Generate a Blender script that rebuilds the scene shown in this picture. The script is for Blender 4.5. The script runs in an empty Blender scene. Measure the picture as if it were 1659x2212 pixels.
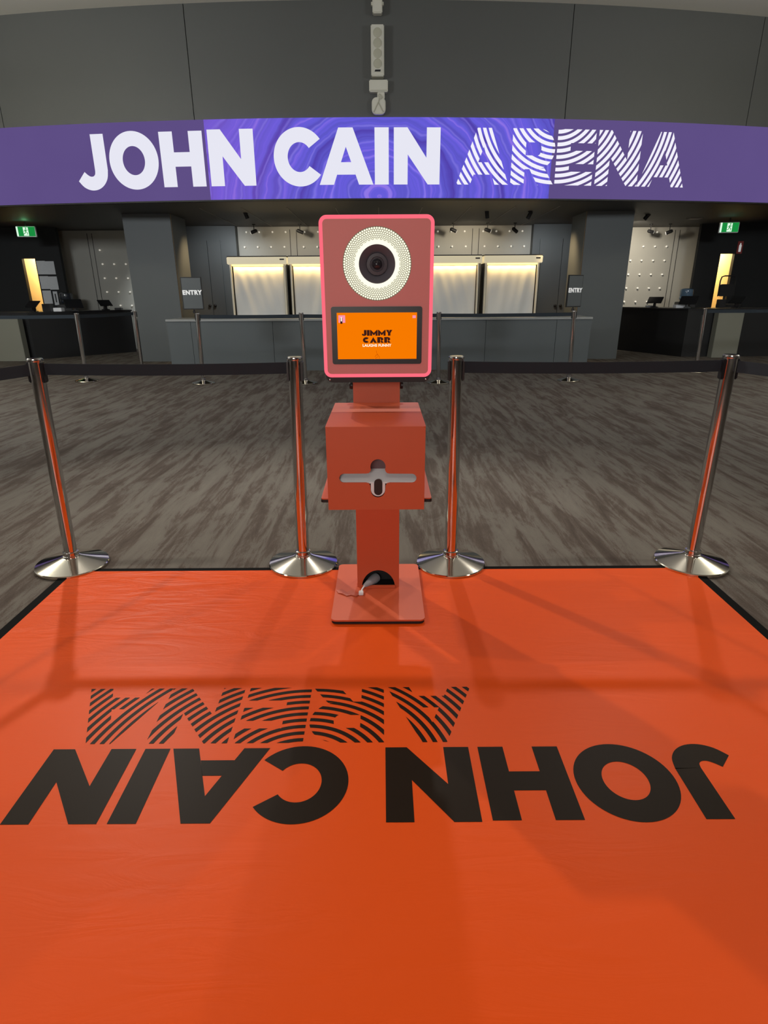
import bpy, bmesh, math, random
from math import sin, cos, pi, radians, sqrt, atan2
from mathutils import Vector, Matrix
random.seed(4)
SC = bpy.context.scene
COL = SC.collection
W_, H_ = 1659, 2212
# ------------------------------------------------------------------ camera
F_PX, PITCH, ROLL, CAM_H = 1271.8, radians(20.43), radians(-0.34), 1.259
cd = bpy.data.cameras.new('camera'); cam = bpy.data.objects.new('camera', cd); COL.objects.link(cam)
cd.sensor_fit = 'VERTICAL'; cd.sensor_height = 36.0; cd.lens = F_PX / H_ * 36.0
cd.shift_x = 2.7 / H_; cd.clip_start = 0.02; cd.clip_end = 100
_R = Vector((1, 0, 0)); _U = Vector((0, sin(PITCH), cos(PITCH))); _F = Vector((0, cos(PITCH), -sin(PITCH)))
_c, _s = cos(ROLL), sin(ROLL)
_r2 = _R * _c + _U * _s; _u2 = _U * _c - _R * _s; _b = -_F
cam.matrix_world = Matrix(((_r2.x, _u2.x, _b.x, 0), (_r2.y, _u2.y, _b.y, 0), (_r2.z, _u2.z, _b.z, CAM_H), (0, 0, 0, 1)))
SC.camera = cam
# ------------------------------------------------------------------ look and light
SC.view_settings.view_transform = 'Standard'
try: SC.view_settings.look = 'None'
except Exception: pass
SC.view_settings.exposure = 0.0; SC.view_settings.gamma = 1.0
SC.view_settings.use_curve_mapping = False
wd = bpy.data.worlds.new('world'); SC.world = wd; wd.use_nodes = True
wd.node_tree.nodes['Background'].inputs[0].default_value = (0.8, 0.85, 1.0, 1)
wd.node_tree.nodes['Background'].inputs[1].default_value = 0.02

def area(name, loc, size, power, color=(1, 0.95, 0.86), aim=None, sy=None):
    l = bpy.data.lights.new(name, 'AREA'); l.energy = power; l.color = color
    l.shape = 'RECTANGLE'; l.size = size; l.size_y = sy or size
    o = bpy.data.objects.new(name, l); o.location = loc; COL.objects.link(o)
    if aim is not None:
        o.rotation_euler = (Vector(aim) - Vector(loc)).to_track_quat('-Z', 'Y').to_euler()
    return o
def spot(name, loc, aim, power, color=(1, 0.93, 0.82), deg=60, blend=0.5, rad=0.05):
    l = bpy.data.lights.new(name, 'SPOT'); l.energy = power; l.color = color
    l.spot_size = radians(deg); l.spot_blend = blend; l.shadow_soft_size = rad
    o = bpy.data.objects.new(name, l); o.location = loc; COL.objects.link(o)
    o.rotation_euler = (Vector(aim) - Vector(loc)).to_track_quat('-Z', 'Y').to_euler()
    return o
def point(name, loc, power, color, rad=0.1):
    l = bpy.data.lights.new(name, 'POINT'); l.energy = power; l.color = color; l.shadow_soft_size = rad
    o = bpy.data.objects.new(name, l); o.location = loc; COL.objects.link(o); return o

# ceiling panel lamps over the foyer
for i, (x, y, p) in enumerate(((-5.0, 0.4, 30), (5.0, 0.4, 25), (0.0, -2.6, 60))):
    area('ceiling_lamp_light', (x, y, 5.12), 1.2, p * 0.4, (1, 0.93, 0.80), sy=0.6)
# unseen fill lights added to brighten the grey front wall, the columns and the counter
for x, p in ((-6.0, 185), (0.0, 32), (6.0, 118)):
    area('wall_fill_light', (x, 3.4, 3.2), 1.6, p, (0.93, 0.98, 1.0), aim=(x * 0.9, 11.5, 2.2), sy=0.5)
# added fill, out of view, lifting the pale ceiling
for x, p in ((-6.8, 135), (6.8, 105)): area('ceiling_fill_light', (x, 7.1, 4.6), 3.0, p, (1, 0.96, 0.84), aim=(x, 7.3, 9), sy=0.8)
# added lights outside the picture, brightening side walls for the chrome to reflect
for x, p in ((-10.5, 260), (10.5, 110)): area('side_wall_fill', (x, 2.5, 4.4), 1.5, p, (0.96, 0.98, 1.0), aim=(x * 1.5, 2.5, 1.6), sy=1.5)
# low front fill added behind the viewer
area('foyer_fill_light', (-1.0, -3.8, 2.0), 2.4, 90, (1, 0.94, 0.87), aim=(0, 3, 1.5), sy=1.0)
# ceiling spot lamps around the mat: they throw the post, belt and kiosk shadows
spot('spot_lamp_light', (-3.3, 6.8, 5.05), (-0.5, 2.1, 0), 660, (1, 0.93, 0.82), 50, 0.6, 0.07)
spot('spot_lamp_light', (0.2, 6.9, 5.05), (0.0, 1.4, 0), 230, (1, 0.93, 0.82), 50, 0.6, 0.07)
spot('spot_lamp_light', (3.2, 6.8, 5.05), (0.5, 2.1, 0), 250, (1, 0.93, 0.82), 50, 0.6, 0.07)
spot('spot_lamp_light', (-4.2, 2.4, 5.05), (-0.2, 1.6, 0), 250, (1, 0.93, 0.82), 60, 0.6, 0.07)
spot('spot_lamp_light', (3.9, 2.4, 5.05), (0.2, 1.6, 0), 160, (1, 0.93, 0.82), 60, 0.6, 0.07)
# recess lamps washing the peg walls; a cool fill pair added for the storage doors
for x, p in ((-3.1, 60), (3.3, 45)): spot('recess_lamp_and_fill', (x, 12.9, 2.5), (x * 1.12, 14.2, 1.7), p, (0.92, 0.97, 1.0), 100, 1.0, 0.05)
for x, y, tx, p in ((-1.9, 13.2, -1.9, 24), (0.0, 13.2, 0.0, 14), (1.9, 13.2, 1.9, 40)):
    spot('recess_lamp_and_fill', (x, y, 2.5), (tx, 14.4, 1.7), p, (1, 0.86, 0.64), 130, 0.8, 0.05)
spot('recess_lamp_and_fill', (-5.0, 13.2, 2.5), (-4.9, 15.0, 0.8), 190, (0.90, 0.97, 1.0), 75, 1.0, 0.05)
for x in (-3.1, 3.1): spot('warm_recess_fill', (x, 12.7, 2.55), (x * 1.25, 12.9, 1.5), 110, (1, 0.70, 0.36), 80, 1.0, 0.04)  # warm fill added to make the wall returns glow
spot('recess_lamp_and_fill', (5.4, 13.4, 2.5), (5.6, 15.2, 1.4), 150, (1, 0.9, 0.74), 120, 0.9, 0.05)

# ------------------------------------------------------------------ calibrated pixel <-> world helpers (points on real planes)
def ray(x, y):
    X = (x - W_ / 2 + 2.7) / F_PX; Y = -(y - H_ / 2) / F_PX
    X, Y = _c * X - _s * Y, _s * X + _c * Y
    return (X, cos(PITCH) + Y * sin(PITCH), -sin(PITCH) + Y * cos(PITCH))
def PZ(x, y, z=0.0):
    d = ray(x, y); t = (z - CAM_H) / d[2]; return Vector((d[0] * t, d[1] * t, z))
def PY(x, y, D):
    d = ray(x, y); t = D / d[1]; return Vector((d[0] * t, D, CAM_H + d[2] * t))

# ------------------------------------------------------------------ materials
def S(r, g, b):
    return tuple(((v / 255 / 12.92) if v <= 10 else ((v / 255 + 0.055) / 1.055) ** 2.4) for v in (r, g, b))
def mat(name, col, rough=0.5, metal=0.0, emit=None, es=0.0, coat=0.0, spec=0.5, var=0.0, vscale=30.0, bump=0.0, bscale=200.0, trans=0.0):
    m = bpy.data.materials.new(name); m.use_nodes = True
    nt = m.node_tree; b = nt.nodes['Principled BSDF']
    b.inputs['Base Color'].default_value = (*col, 1); b.inputs['Roughness'].default_value = rough
    b.inputs['Metallic'].default_value = metal; b.inputs['Coat Weight'].default_value = coat
    b.inputs['Specular IOR Level'].default_value = spec
    b.inputs['Transmission Weight'].default_value = trans
    if emit is not None:
        b.inputs['Emission Color'].default_value = (*emit, 1); b.inputs['Emission Strength'].default_value = es
    tc = nt.nodes.new('ShaderNodeTexCoord')
    if var > 0:
        n = nt.nodes.new('ShaderNodeTexNoise'); n.inputs['Scale'].default_value = vscale; n.inputs['Detail'].default_value = 5
        nt.links.new(tc.outputs['Object'], n.inputs['Vector'])
        r = nt.nodes.new('ShaderNodeMapRange'); r.inputs['To Min'].default_value = 1 - var; r.inputs['To Max'].default_value = 1 + var
        nt.links.new(n.outputs['Fac'], r.inputs['Value'])
        v = nt.nodes.new('ShaderNodeVectorMath'); v.operation = 'SCALE'; v.inputs[0].default_value = col
        nt.links.new(r.outputs['Result'], v.inputs['Scale']); nt.links.new(v.outputs['Vector'], b.inputs['Base Color'])
    if bump > 0:
        n = nt.nodes.new('ShaderNodeTexNoise'); n.inputs['Scale'].default_value = bscale; n.inputs['Detail'].default_value = 4
        nt.links.new(tc.outputs['Object'], n.inputs['Vector'])
        bp = nt.nodes.new('ShaderNodeBump'); bp.inputs['Strength'].default_value = bump; bp.inputs['Distance'].default_value = 0.01
        nt.links.new(n.outputs['Fac'], bp.inputs['Height']); nt.links.new(bp.outputs['Normal'], b.inputs['Normal'])
    return m
def emis(name, col, s=1.0):
    m = bpy.data.materials.new(name); m.use_nodes = True; nt = m.node_tree
    nt.nodes.remove(nt.nodes['Principled BSDF'])
    e = nt.nodes.new('ShaderNodeEmission'); e.inputs[0].default_value = (*col, 1); e.inputs[1].default_value = s
    nt.links.new(e.outputs[0], nt.nodes['Material Output'].inputs[0]); return m

ORANGE = (0.72, 0.080, 0.007)
M = {}
M['wall'] = mat('grey_wall_panel', (0.090, 0.093, 0.087), 0.55, var=0.06, vscale=1.2)
M['column'] = mat('grey_column_paint', (0.090, 0.100, 0.104), 0.55, var=0.04, vscale=2)
M['counter'] = mat('grey_counter_laminate', (0.085, 0.098, 0.104), 0.5, var=0.04, vscale=2)
M['dark'] = mat('dark_grey_paint', (0.035, 0.035, 0.037), 0.6)
M['soffit'] = mat('dark_soffit_paint', (0.055, 0.053, 0.050), 0.6, var=0.08, vscale=1.5)
M['black'] = mat('matt_black', (0.008, 0.008, 0.009), 0.6)
M['border'] = mat('black_border_vinyl', (0.006, 0.006, 0.006), 0.8, spec=0.05)
M['blackwall'] = mat('black_wall_paint', (0.007, 0.008, 0.009), 0.7)
M['blackplastic'] = mat('black_plastic', (0.012, 0.012, 0.014), 0.35)
M['belt'] = mat('black_belt_webbing', (0.010, 0.018, 0.028), 0.8, bump=0.3, bscale=900)
M['ceiling'] = mat('pale_ceiling_paint', (0.80, 0.77, 0.66), 0.8)
M['roomwall'] = mat('pale_room_wall', (0.55, 0.53, 0.49), 0.8)
M['pegwall'] = mat('pale_grey_panel', (0.40, 0.39, 0.35), 0.6, var=0.03, vscale=2)
M['seam'] = mat('panel_gap', (0.02, 0.02, 0.02), 0.8)
M['peg'] = mat('peg_with_added_glow', (0.9, 0.88, 0.82), 0.3, emit=(1, 0.93, 0.78), es=0.28)  # faint emission stands in for spotlight glint on the studs
M['chrome'] = mat('chrome', (0.66, 0.66, 0.66), 0.10, 1.0)
M['chromebase'] = mat('chrome_base', (0.74, 0.70, 0.62), 0.10, 1.0, bump=0.03, bscale=8)
M['steel'] = mat('brushed_steel', (0.5, 0.5, 0.5), 0.3, 1.0)
M['orange'] = mat('orange_kiosk_paint', (0.62, 0.108, 0.040), 0.42, var=0.02, vscale=4)
M['hazyface'] = mat('orange_face_with_pink_haze', (0.76, 0.235, 0.225), 0.5)  # kiosk orange with pale pink haze painted into the colour
M['white'] = mat('white_plastic', (0.86, 0.88, 0.92), 0.5)
M['offwhite'] = mat('cream_white_plastic', (0.62, 0.61, 0.52), 0.5)
M['offwhite2'] = mat('cream_grille', (0.44, 0.43, 0.33), 0.6)
M['pinkglow'] = emis('pink_led_edge', (1.0, 0.155, 0.215), 1.0)
M['ringglow'] = emis('warm_ring_light_cell', (1.0, 0.97, 0.74), 1.15)
M['ringback'] = emis('warm_ring_light_backing', (0.55, 0.50, 0.33), 0.30)
M['ringinner'] = emis('warm_ring_light_inner', (1.0, 0.96, 0.80), 1.1)
M['lens'] = mat('dark_camera_hood', (0.10, 0.10, 0.125), 0.6)
M['barrel'] = mat('grey_camera_barrel', (0.07, 0.068, 0.085), 0.5)
M['lens2'] = mat('dark_camera_glass', (0.025, 0.025, 0.032), 0.15)
M['screen_orange'] = emis('orange_display', (0.93, 0.195, 0.0), 1.0)
M['screen_brown'] = emis('dark_brown_print', (0.045, 0.012, 0.008), 1.0)
M['screen_white'] = emis('white_print', (1.0, 0.93, 0.75), 1.0)
M['screen_pink'] = emis('pink_icon', (0.95, 0.30, 0.42), 1.0)
M['screen_red'] = emis('faint_red_icon', (0.62, 0.10, 0.0), 1.0)
M['ledwhite'] = emis('white_led_lettering', (0.80, 0.80, 0.90), 1.0)
M['ledwhite2'] = emis('bright_white_led_lettering', (0.90, 0.88, 0.98), 1.0)
M['matprint'] = mat('dark_brown_printed_ink', (0.014, 0.008, 0.004), 0.45, spec=0.08)
M['signface'] = mat('grey_sign_face', (0.085, 0.095, 0.10), 0.5)
M['signwhite'] = mat('white_sign_print', (0.8, 0.8, 0.8), 0.5, emit=(1, 1, 1), es=0.25)
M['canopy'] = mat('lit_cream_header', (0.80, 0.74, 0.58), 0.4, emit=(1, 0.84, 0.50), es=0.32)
M['fridge'] = mat('cream_enamel', (0.88, 0.80, 0.62), 0.35)
M['sheet'] = mat('white_cotton_sheet', (0.86, 0.86, 0.84), 0.9)
M['striplight'] = emis('warm_strip_lamp', (1.0, 0.72, 0.25), 2.2)
M['green'] = emis('green_exit_face', (0.01, 0.26, 0.05), 1.0)
M['exitwhite'] = emis('white_exit_face', (0.75, 1.0, 0.80), 1.0)
M['red'] = mat('red_sign_face', (0.30, 0.035, 0.03), 0.5)
M['yellow'] = mat('yellow_room_wall', (0.90, 0.75, 0.46), 0.8)
M['paper'] = mat('white_paper', (0.62, 0.64, 0.66), 0.8, var=0.06, vscale=25)
M['greydesk'] = mat('grey_desk_panel', (0.20, 0.20, 0.165), 0.6)
M['darkwater'] = mat('dark_water_bottle', (0.03, 0.035, 0.045), 0.2)
M['water'] = mat('blue_water_bottle', (0.10, 0.17, 0.26), 0.15, coat=0.3)
M['tabletglass'] = mat('tablet_glass', (0.02, 0.022, 0.026), 0.15)
M['lamplens'] = emis('lit_lamp_lens', (1.0, 0.93, 0.8), 1.2)
M['greyplug'] = mat('grey_rubber', (0.36, 0.38, 0.42), 0.5)
M['warmglow'] = mat('grey_wall_with_warm_glow', (0.32, 0.20, 0.09), 0.42, var=0.12, vscale=5)  # grey wall, warm lamp glow painted in as brown
M['trackline'] = mat('pale_ceiling_track', (0.22, 0.20, 0.17), 0.5)

def carpet():
    m = bpy.data.materials.new('streaked_carpet'); m.use_nodes = True; nt = m.node_tree; b = nt.nodes['Principled BSDF']
    b.inputs['Roughness'].default_value = 0.95; b.inputs['Specular IOR Level'].default_value = 0.15
    N = nt.nodes.new; L = nt.links.new
    tc = N('ShaderNodeTexCoord')
    def noise(sx, sy, sc, det, rough=0.6, rot=0.0, dist=0.0):
        mp = N('ShaderNodeMapping'); mp.inputs['Scale'].default_value = (sx, sy, 1); mp.inputs['Rotation'].default_value = (0, 0, rot)
        L(tc.outputs['Object'], mp.inputs['Vector'])
        n = N('ShaderNodeTexNoise'); n.inputs['Scale'].default_value = sc; n.inputs['Detail'].default_value = det
        n.inputs['Roughness'].default_value = rough; n.inputs['Distortion'].default_value = dist
        L(mp.outputs[0], n.inputs['Vector']); return n.outputs['Fac']
    a = noise(13, 1.15, 1.0, 7, 0.68, 0.0, 0.7)
    c = noise(6.5, 1.7, 1.0, 6, 0.70, 0.08, 0.8)
    f = noise(1, 1, 160, 3, 0.7)
    # broken planks of carpet tile
    br = N('ShaderNodeTexBrick'); br.offset = 0.37; br.inputs['Scale'].default_value = 1.0
    br.inputs['Brick Width'].default_value = 1.0; br.inputs['Row Height'].default_value = 0.25; br.inputs['Mortar Size'].default_value = 0.0
    br.inputs['Color1'].default_value = (0.42, 0.42, 0.42, 1); br.inputs['Color2'].default_value = (0.58, 0.58, 0.58, 1)
    mp = N('ShaderNodeMapping'); mp.inputs['Rotation'].default_value = (0, 0, pi / 2); L(tc.outputs['Object'], mp.inputs['Vector']); L(mp.outputs[0], br.inputs['Vector'])
    def add(x, y, wx, wy):
        u = N('ShaderNodeMath'); u.operation = 'MULTIPLY'; u.inputs[1].default_value = wx; L(x, u.inputs[0])
        v = N('ShaderNodeMath'); v.operation = 'MULTIPLY_ADD'; v.inputs[1].default_value = wy; L(y, v.inputs[0]); L(u.outputs[0], v.inputs[2]); return v.outputs[0]
    s = add(a, c, 0.55, 0.45); s = add(s, f, 0.86, 0.16); s = add(s, br.outputs['Color'], 0.86, 0.12)
    cr = N('ShaderNodeValToRGB'); e = cr.color_ramp
    e.elements[0].position = 0.40; e.elements[0].color = (0.064, 0.050, 0.042, 1)
    e.elements[1].position = 0.66; e.elements[1].color = (0.166, 0.151, 0.132, 1)
    k = e.elements.new(0.475); k.color = (0.092, 0.074, 0.063, 1)
    k = e.elements.new(0.515); k.color = (0.134, 0.120, 0.105, 1)
    L(s, cr.inputs[0]); L(cr.outputs[0], b.inputs['Base Color'])
    bp = N('ShaderNodeBump'); bp.inputs['Strength'].default_value = 0.5; bp.inputs['Distance'].default_value = 0.004
    L(f, bp.inputs['Height']); L(bp.outputs[0], b.inputs['Normal'])
    return m
M['carpet'] = carpet()

def vinyl():
    m = bpy.data.materials.new('orange_vinyl'); m.use_nodes = True; nt = m.node_tree; b = nt.nodes['Principled BSDF']
    b.inputs['Base Color'].default_value = (*ORANGE, 1); b.inputs['Roughness'].default_value = 0.42
    b.inputs['Specular IOR Level'].default_value = 0.12
    N = nt.nodes.new; L = nt.links.new
    tc = N('ShaderNodeTexCoord'); mp = N('ShaderNodeMapping'); mp.inputs['Scale'].default_value = (1.2, 5.0, 1); mp.inputs['Rotation'].default_value = (0, 0, 0.25)
    L(tc.outputs['Object'], mp.inputs['Vector'])
    n = N('ShaderNodeTexNoise'); n.inputs['Scale'].default_value = 2.6; n.inputs['Detail'].default_value = 5; n.inputs['Distortion'].default_value = 1.2
    L(mp.outputs[0], n.inputs['Vector'])
    # creases are strongest towards the far left corner of the sheet
    sp = N('ShaderNodeSeparateXYZ'); L(tc.outputs['Object'], sp.inputs[0])
    mx = N('ShaderNodeMapRange'); mx.inputs['From Min'].default_value = 0.4; mx.inputs['From Max'].default_value = -1.3; L(sp.outputs['X'], mx.inputs['Value'])
    my = N('ShaderNodeMapRange'); my.inputs['From Min'].default_value = 1.3; my.inputs['From Max'].default_value = 2.2; L(sp.outputs['Y'], my.inputs['Value'])
    mu = N('ShaderNodeMath'); mu.operation = 'MULTIPLY'; L(mx.outputs[0], mu.inputs[0]); L(my.outputs[0], mu.inputs[1])
    ad = N('ShaderNodeMath'); ad.operation = 'MULTIPLY_ADD'; ad.inputs[1].default_value = 0.55; ad.inputs[2].default_value = 0.06; L(mu.outputs[0], ad.inputs[0])
    bp = N('ShaderNodeBump'); bp.inputs['Distance'].default_value = 0.03
    L(ad.outputs[0], bp.inputs['Strength']); L(n.outputs['Fac'], bp.inputs['Height']); L(bp.outputs[0], b.inputs['Normal'])
    return m
M['vinyl'] = vinyl()

def led_art():
    """purple LED picture: dull purple ends, a brighter swirling blue-violet film still in the middle"""
    m = bpy.data.materials.new('purple_led_picture'); m.use_nodes = True; nt = m.node_tree
    nt.nodes.remove(nt.nodes['Principled BSDF'])
    N = nt.nodes.new; L = nt.links.new
    tc = N('ShaderNodeTexCoord'); sp = N('ShaderNodeSeparateXYZ'); L(tc.outputs['Object'], sp.inputs[0])
    def ma(op, a, b=None, c=None):
        n = N('ShaderNodeMath'); n.operation = op
        for i, v in enumerate((a, b, c)):
            if v is None: continue
            if isinstance(v, (int, float)): n.inputs[i].default_value = v
            else: L(v, n.inputs[i])
        return n.outputs[0]
    x, z = sp.outputs['X'], sp.outputs['Z']
    cb = N('ShaderNodeCombineXYZ'); L(x, cb.inputs[0]); L(z, cb.inputs[1])
    nz = N('ShaderNodeTexNoise'); nz.inputs['Scale'].default_value = 1.1; nz.inputs['Detail'].default_value = 3; L(cb.outputs[0], nz.inputs['Vector'])
    # distorted rings around a point low in the middle of the screen
    dx = ma('MULTIPLY', ma('SUBTRACT', x, 0.42), 0.75); dz = ma('SUBTRACT', z, 0.02)
    r = ma('SQRT', ma('ADD', ma('MULTIPLY', dx, dx), ma('MULTIPLY', dz, dz)))
    rr = ma('ADD', r, ma('MULTIPLY', nz.outputs['Fac'], 0.40))
    w1 = N('ShaderNodeTexNoise'); w1.noise_dimensions = '1D'; w1.inputs['Scale'].default_value = 5.0; w1.inputs['Detail'].default_value = 4; w1.inputs['Roughness'].default_value = 0.6
    L(rr, w1.inputs['W'])
    w2 = N('ShaderNodeTexNoise'); w2.noise_dimensions = '1D'; w2.inputs['Scale'].default_value = 2.2; w2.inputs['Detail'].default_value = 2
    L(rr, w2.inputs['W'])
    cr = N('ShaderNodeValToRGB'); e = cr.color_ramp
    e.elements[0].position = 0.38; e.elements[0].color = (0.085, 0.055, 0.42, 1)
    e.elements[1].position = 0.63; e.elements[1].color = (0.33, 0.20, 0.82, 1)
    k = e.elements.new(0.47); k.color = (0.115, 0.10, 0.60, 1)
    k = e.elements.new(0.55); k.color = (0.14, 0.11, 0.72, 1)
    mixv = ma('ADD', ma('MULTIPLY', w1.outputs['Fac'], 0.55), ma('MULTIPLY', w2.outputs['Fac'], 0.45)); L(mixv, cr.inputs[0])
    # thin light lines
    ln = ma('SUBTRACT', 1.0, ma('MULTIPLY', ma('ABSOLUTE', ma('SUBTRACT', ma('FRACT', ma('MULTIPLY', rr, 4.6)), 0.5)), 11.0)); ln = ma('MAXIMUM', ln, 0.0)
    lm = N('ShaderNodeMix'); lm.data_type = 'RGBA'; L(ma('MULTIPLY', ma('MULTIPLY', ln, nz.outputs['Fac']), 0.75), lm.inputs['Factor']); L(cr.outputs[0], lm.inputs['A']); lm.inputs['B'].default_value = (0.32, 0.26, 0.92, 1)
    # purpler towards the sides
    sd = N('ShaderNodeMapRange'); sd.inputs['From Min'].default_value = -0.6; sd.inputs['From Max'].default_value = -2.2; L(x, sd.inputs['Value'])
    sm = N('ShaderNodeMix'); sm.data_type = 'RGBA'; L(ma('MULTIPLY', sd.outputs[0], 0.45), sm.inputs['Factor']); L(lm.outputs['Result'], sm.inputs['A']); sm.inputs['B'].default_value = (0.25, 0.11, 0.60, 1)
    # the flat ends
    fl = N('ShaderNodeTexNoise'); fl.inputs['Scale'].default_value = 0.8; fl.inputs['Detail'].default_value = 2; L(cb.outputs[0], fl.inputs['Vector'])
    fm = N('ShaderNodeMix'); fm.data_type = 'RGBA'; L(fl.outputs['Fac'], fm.inputs['Factor']); fm.inputs['A'].default_value = (0.102, 0.068, 0.215, 1); fm.inputs['B'].default_value = (0.120, 0.082, 0.245, 1)
    mk = ma('MULTIPLY', ma('GREATER_THAN', x, -2.27), ma('LESS_THAN', x, 3.15))
    mm = N('ShaderNodeMix'); mm.data_type = 'RGBA'; L(mk, mm.inputs['Factor']); L(fm.outputs['Result'], mm.inputs['A']); L(sm.outputs['Result'], mm.inputs['B'])
    em = N('ShaderNodeEmission'); em.inputs[1].default_value = 1.0; L(mm.outputs['Result'], em.inputs[0])
    L(em.outputs[0], nt.nodes['Material Output'].inputs[0]); return m
M['led'] = led_art()

# ------------------------------------------------------------------ mesh helpers
class MB:
    def __init__(s): s.v = []; s.f = []
    def add(s, vs, fs):
        o = len(s.v); s.v += [tuple(v) for v in vs]; s.f += [tuple(i + o for i in f) for f in fs]; return s
    def box(s, x0, x1, y0, y1, z0, z1):
        return s.add([(x0, y0, z0), (x1, y0, z0), (x1, y1, z0), (x0, y1, z0), (x0, y0, z1), (x1, y0, z1), (x1, y1, z1), (x0, y1, z1)],
                     [(0, 3, 2, 1), (4, 5, 6, 7), (0, 1, 5, 4), (1, 2, 6, 5), (2, 3, 7, 6), (3, 0, 4, 7)])
    def prism(s, pts, z0, z1, axis='z'):
        n = len(pts)
        def P(a, b, c): return {'z': (a, b, c), 'y': (a, c, b), 'x': (c, a, b)}[axis]
        vs = [P(a, b, z0) for a, b in pts] + [P(a, b, z1) for a, b in pts]
        fs = [tuple(range(n))[::-1], tuple(range(n, 2 * n))] + [(i, (i + 1) % n, n + (i + 1) % n, n + i) for i in range(n)]
        return s.add(vs, fs)
    def lathe(s, prof, n=32, c=(0, 0, 0), axis='z'):
        vs = []; fs = []
        for r, h in prof:
            for k in range(n):
                a = 2 * pi * k / n; p = (r * cos(a), r * sin(a), h)
                if axis == 'y': p = (p[0], p[2], p[1])
                if axis == 'x': p = (p[2], p[0], p[1])
                vs.append((p[0] + c[0], p[1] + c[1], p[2] + c[2]))
        m = len(prof)
        for j in range(m - 1):
            for k in range(n): fs.append((j * n + k, j * n + (k + 1) % n, (j + 1) * n + (k + 1) % n, (j + 1) * n + k))
        fs.append(tuple(range(n))[::-1]); fs.append(tuple(range((m - 1) * n, m * n)))
        return s.add(vs, fs)
    def tube(s, pts, r, n=10):
        pts = [Vector(p) for p in pts]; rs = r if isinstance(r, (list, tuple)) else [r] * len(pts); vs = []; fs = []
        for i, p in enumerate(pts):
            t = (pts[min(i + 1, len(pts) - 1)] - pts[max(i - 1, 0)]).normalized()
            a = t.orthogonal().normalized() if i == 0 else (pa - t * pa.dot(t)).normalized()
            pa = a; b = t.cross(a)
            for k in range(n): vs.append(p + (a * cos(2 * pi * k / n) + b * sin(2 * pi * k / n)) * rs[i])
        for j in range(len(pts) - 1):
            for k in range(n): fs.append((j * n + k, j * n + (k + 1) % n, (j + 1) * n + (k + 1) % n, (j + 1) * n + k))
        fs.append(tuple(range(n))[::-1]); fs.append(tuple(range((len(pts) - 1) * n, len(pts) * n)))
        return s.add(vs, fs)
    def build(s, name, m, parent=None, bevel=0.0, smooth=None, loc=None, rot=None, local=False, recalc=True):
        me = bpy.data.meshes.new(name); me.from_pydata(s.v, [], s.f); me.update()
        bm = bmesh.new(); bm.from_mesh(me)
        if bevel > 0:
            bmesh.ops.remove_doubles(bm, verts=bm.verts, dist=1e-5)
            eds = [e for e in bm.edges if len(e.link_faces) == 2 and e.calc_face_angle(0) > 0.6]
            bmesh.ops.bevel(bm, geom=eds, offset=bevel, segments=2, affect='EDGES', clamp_overlap=True)
        if recalc: bmesh.ops.recalc_face_normals(bm, faces=bm.faces)
        if smooth:
            for f in bm.faces: f.smooth = True
            for e in bm.edges:
                if len(e.link_faces) != 2 or e.calc_face_angle(0) > radians(smooth): e.smooth = False
        bm.to_mesh(me); bm.free()
        me.materials.append(m)
        o = bpy.data.objects.new(name, me); COL.objects.link(o)
        if parent is not None:
            o.parent = parent
            if not local: o.matrix_parent_inverse = Matrix.Identity(4); _shift(me, parent)
        if loc is not None: o.location = loc
        if rot is not None: o.rotation_euler = rot
        return o
def _shift(me, parent):
    """mesh data given in world coordinates goes into the frame of its (unrotated) root"""
    off = Vector((0, 0, 0)); p = parent
    while p is not None: off += Vector(p.location); p = p.parent
    if off.length > 0: me.transform(Matrix.Translation(-off))

def tag(o, label=None, cat=None, group=None, kind=None):
    if label: o['label'] = label
    if cat: o['category'] = cat
    if group: o['group'] = group
    if kind: o['kind'] = kind
    return o
def empty(name, loc, label, cat, group=None, rz=0):
    o = bpy.data.objects.new(name, None); COL.objects.link(o); o.location = loc; o.rotation_euler = (0, 0, rz)
    o.empty_display_size = 0.1
    return tag(o, label, cat, group)
def struct(o): o['kind'] = 'structure'; return o
def copy_tree(o, parent=None):
    c = o.copy(); COL.objects.link(c)
    if parent is not None: c.parent = parent
    for ch in [k for k in o.children]: copy_tree(ch, c)
    return c
def fill_curve(splines, name='c', ext=0.0, bev=0.0):
    """filled 2D outline with holes -> (verts, faces)"""
    cu = bpy.data.curves.new(name, 'CURVE'); cu.dimensions = '2D'; cu.fill_mode = 'BOTH'; cu.extrude = ext; cu.bevel_depth = bev
    for sp in splines:
        s = cu.splines.new('POLY'); s.points.add(len(sp) - 1); s.use_cyclic_u = True
        for i, (a, b) in enumerate(sp): s.points[i].co = (a, b, 0, 1)
    return _conv(cu)
def _conv(cu):
    ob = bpy.data.objects.new('tmp', cu); COL.objects.link(ob)
    dg = bpy.context.evaluated_depsgraph_get(); me = bpy.data.meshes.new_from_object(ob.evaluated_get(dg))
    v = [tuple(p.co) for p in me.vertices]; f = [tuple(p.vertices) for p in me.polygons]
    bpy.data.objects.remove(ob); bpy.data.curves.remove(cu); bpy.data.meshes.remove(me)
    return v, f
def text_mesh(s, size, ext=0.0, off=0.0, space=1.0, align='CENTER'):
    cu = bpy.data.curves.new('t', 'FONT'); cu.body = s; cu.size = size; cu.extrude = ext; cu.offset = off
    cu.space_character = space; cu.align_x = align; cu.align_y = 'CENTER'
    return _conv(cu)
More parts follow.
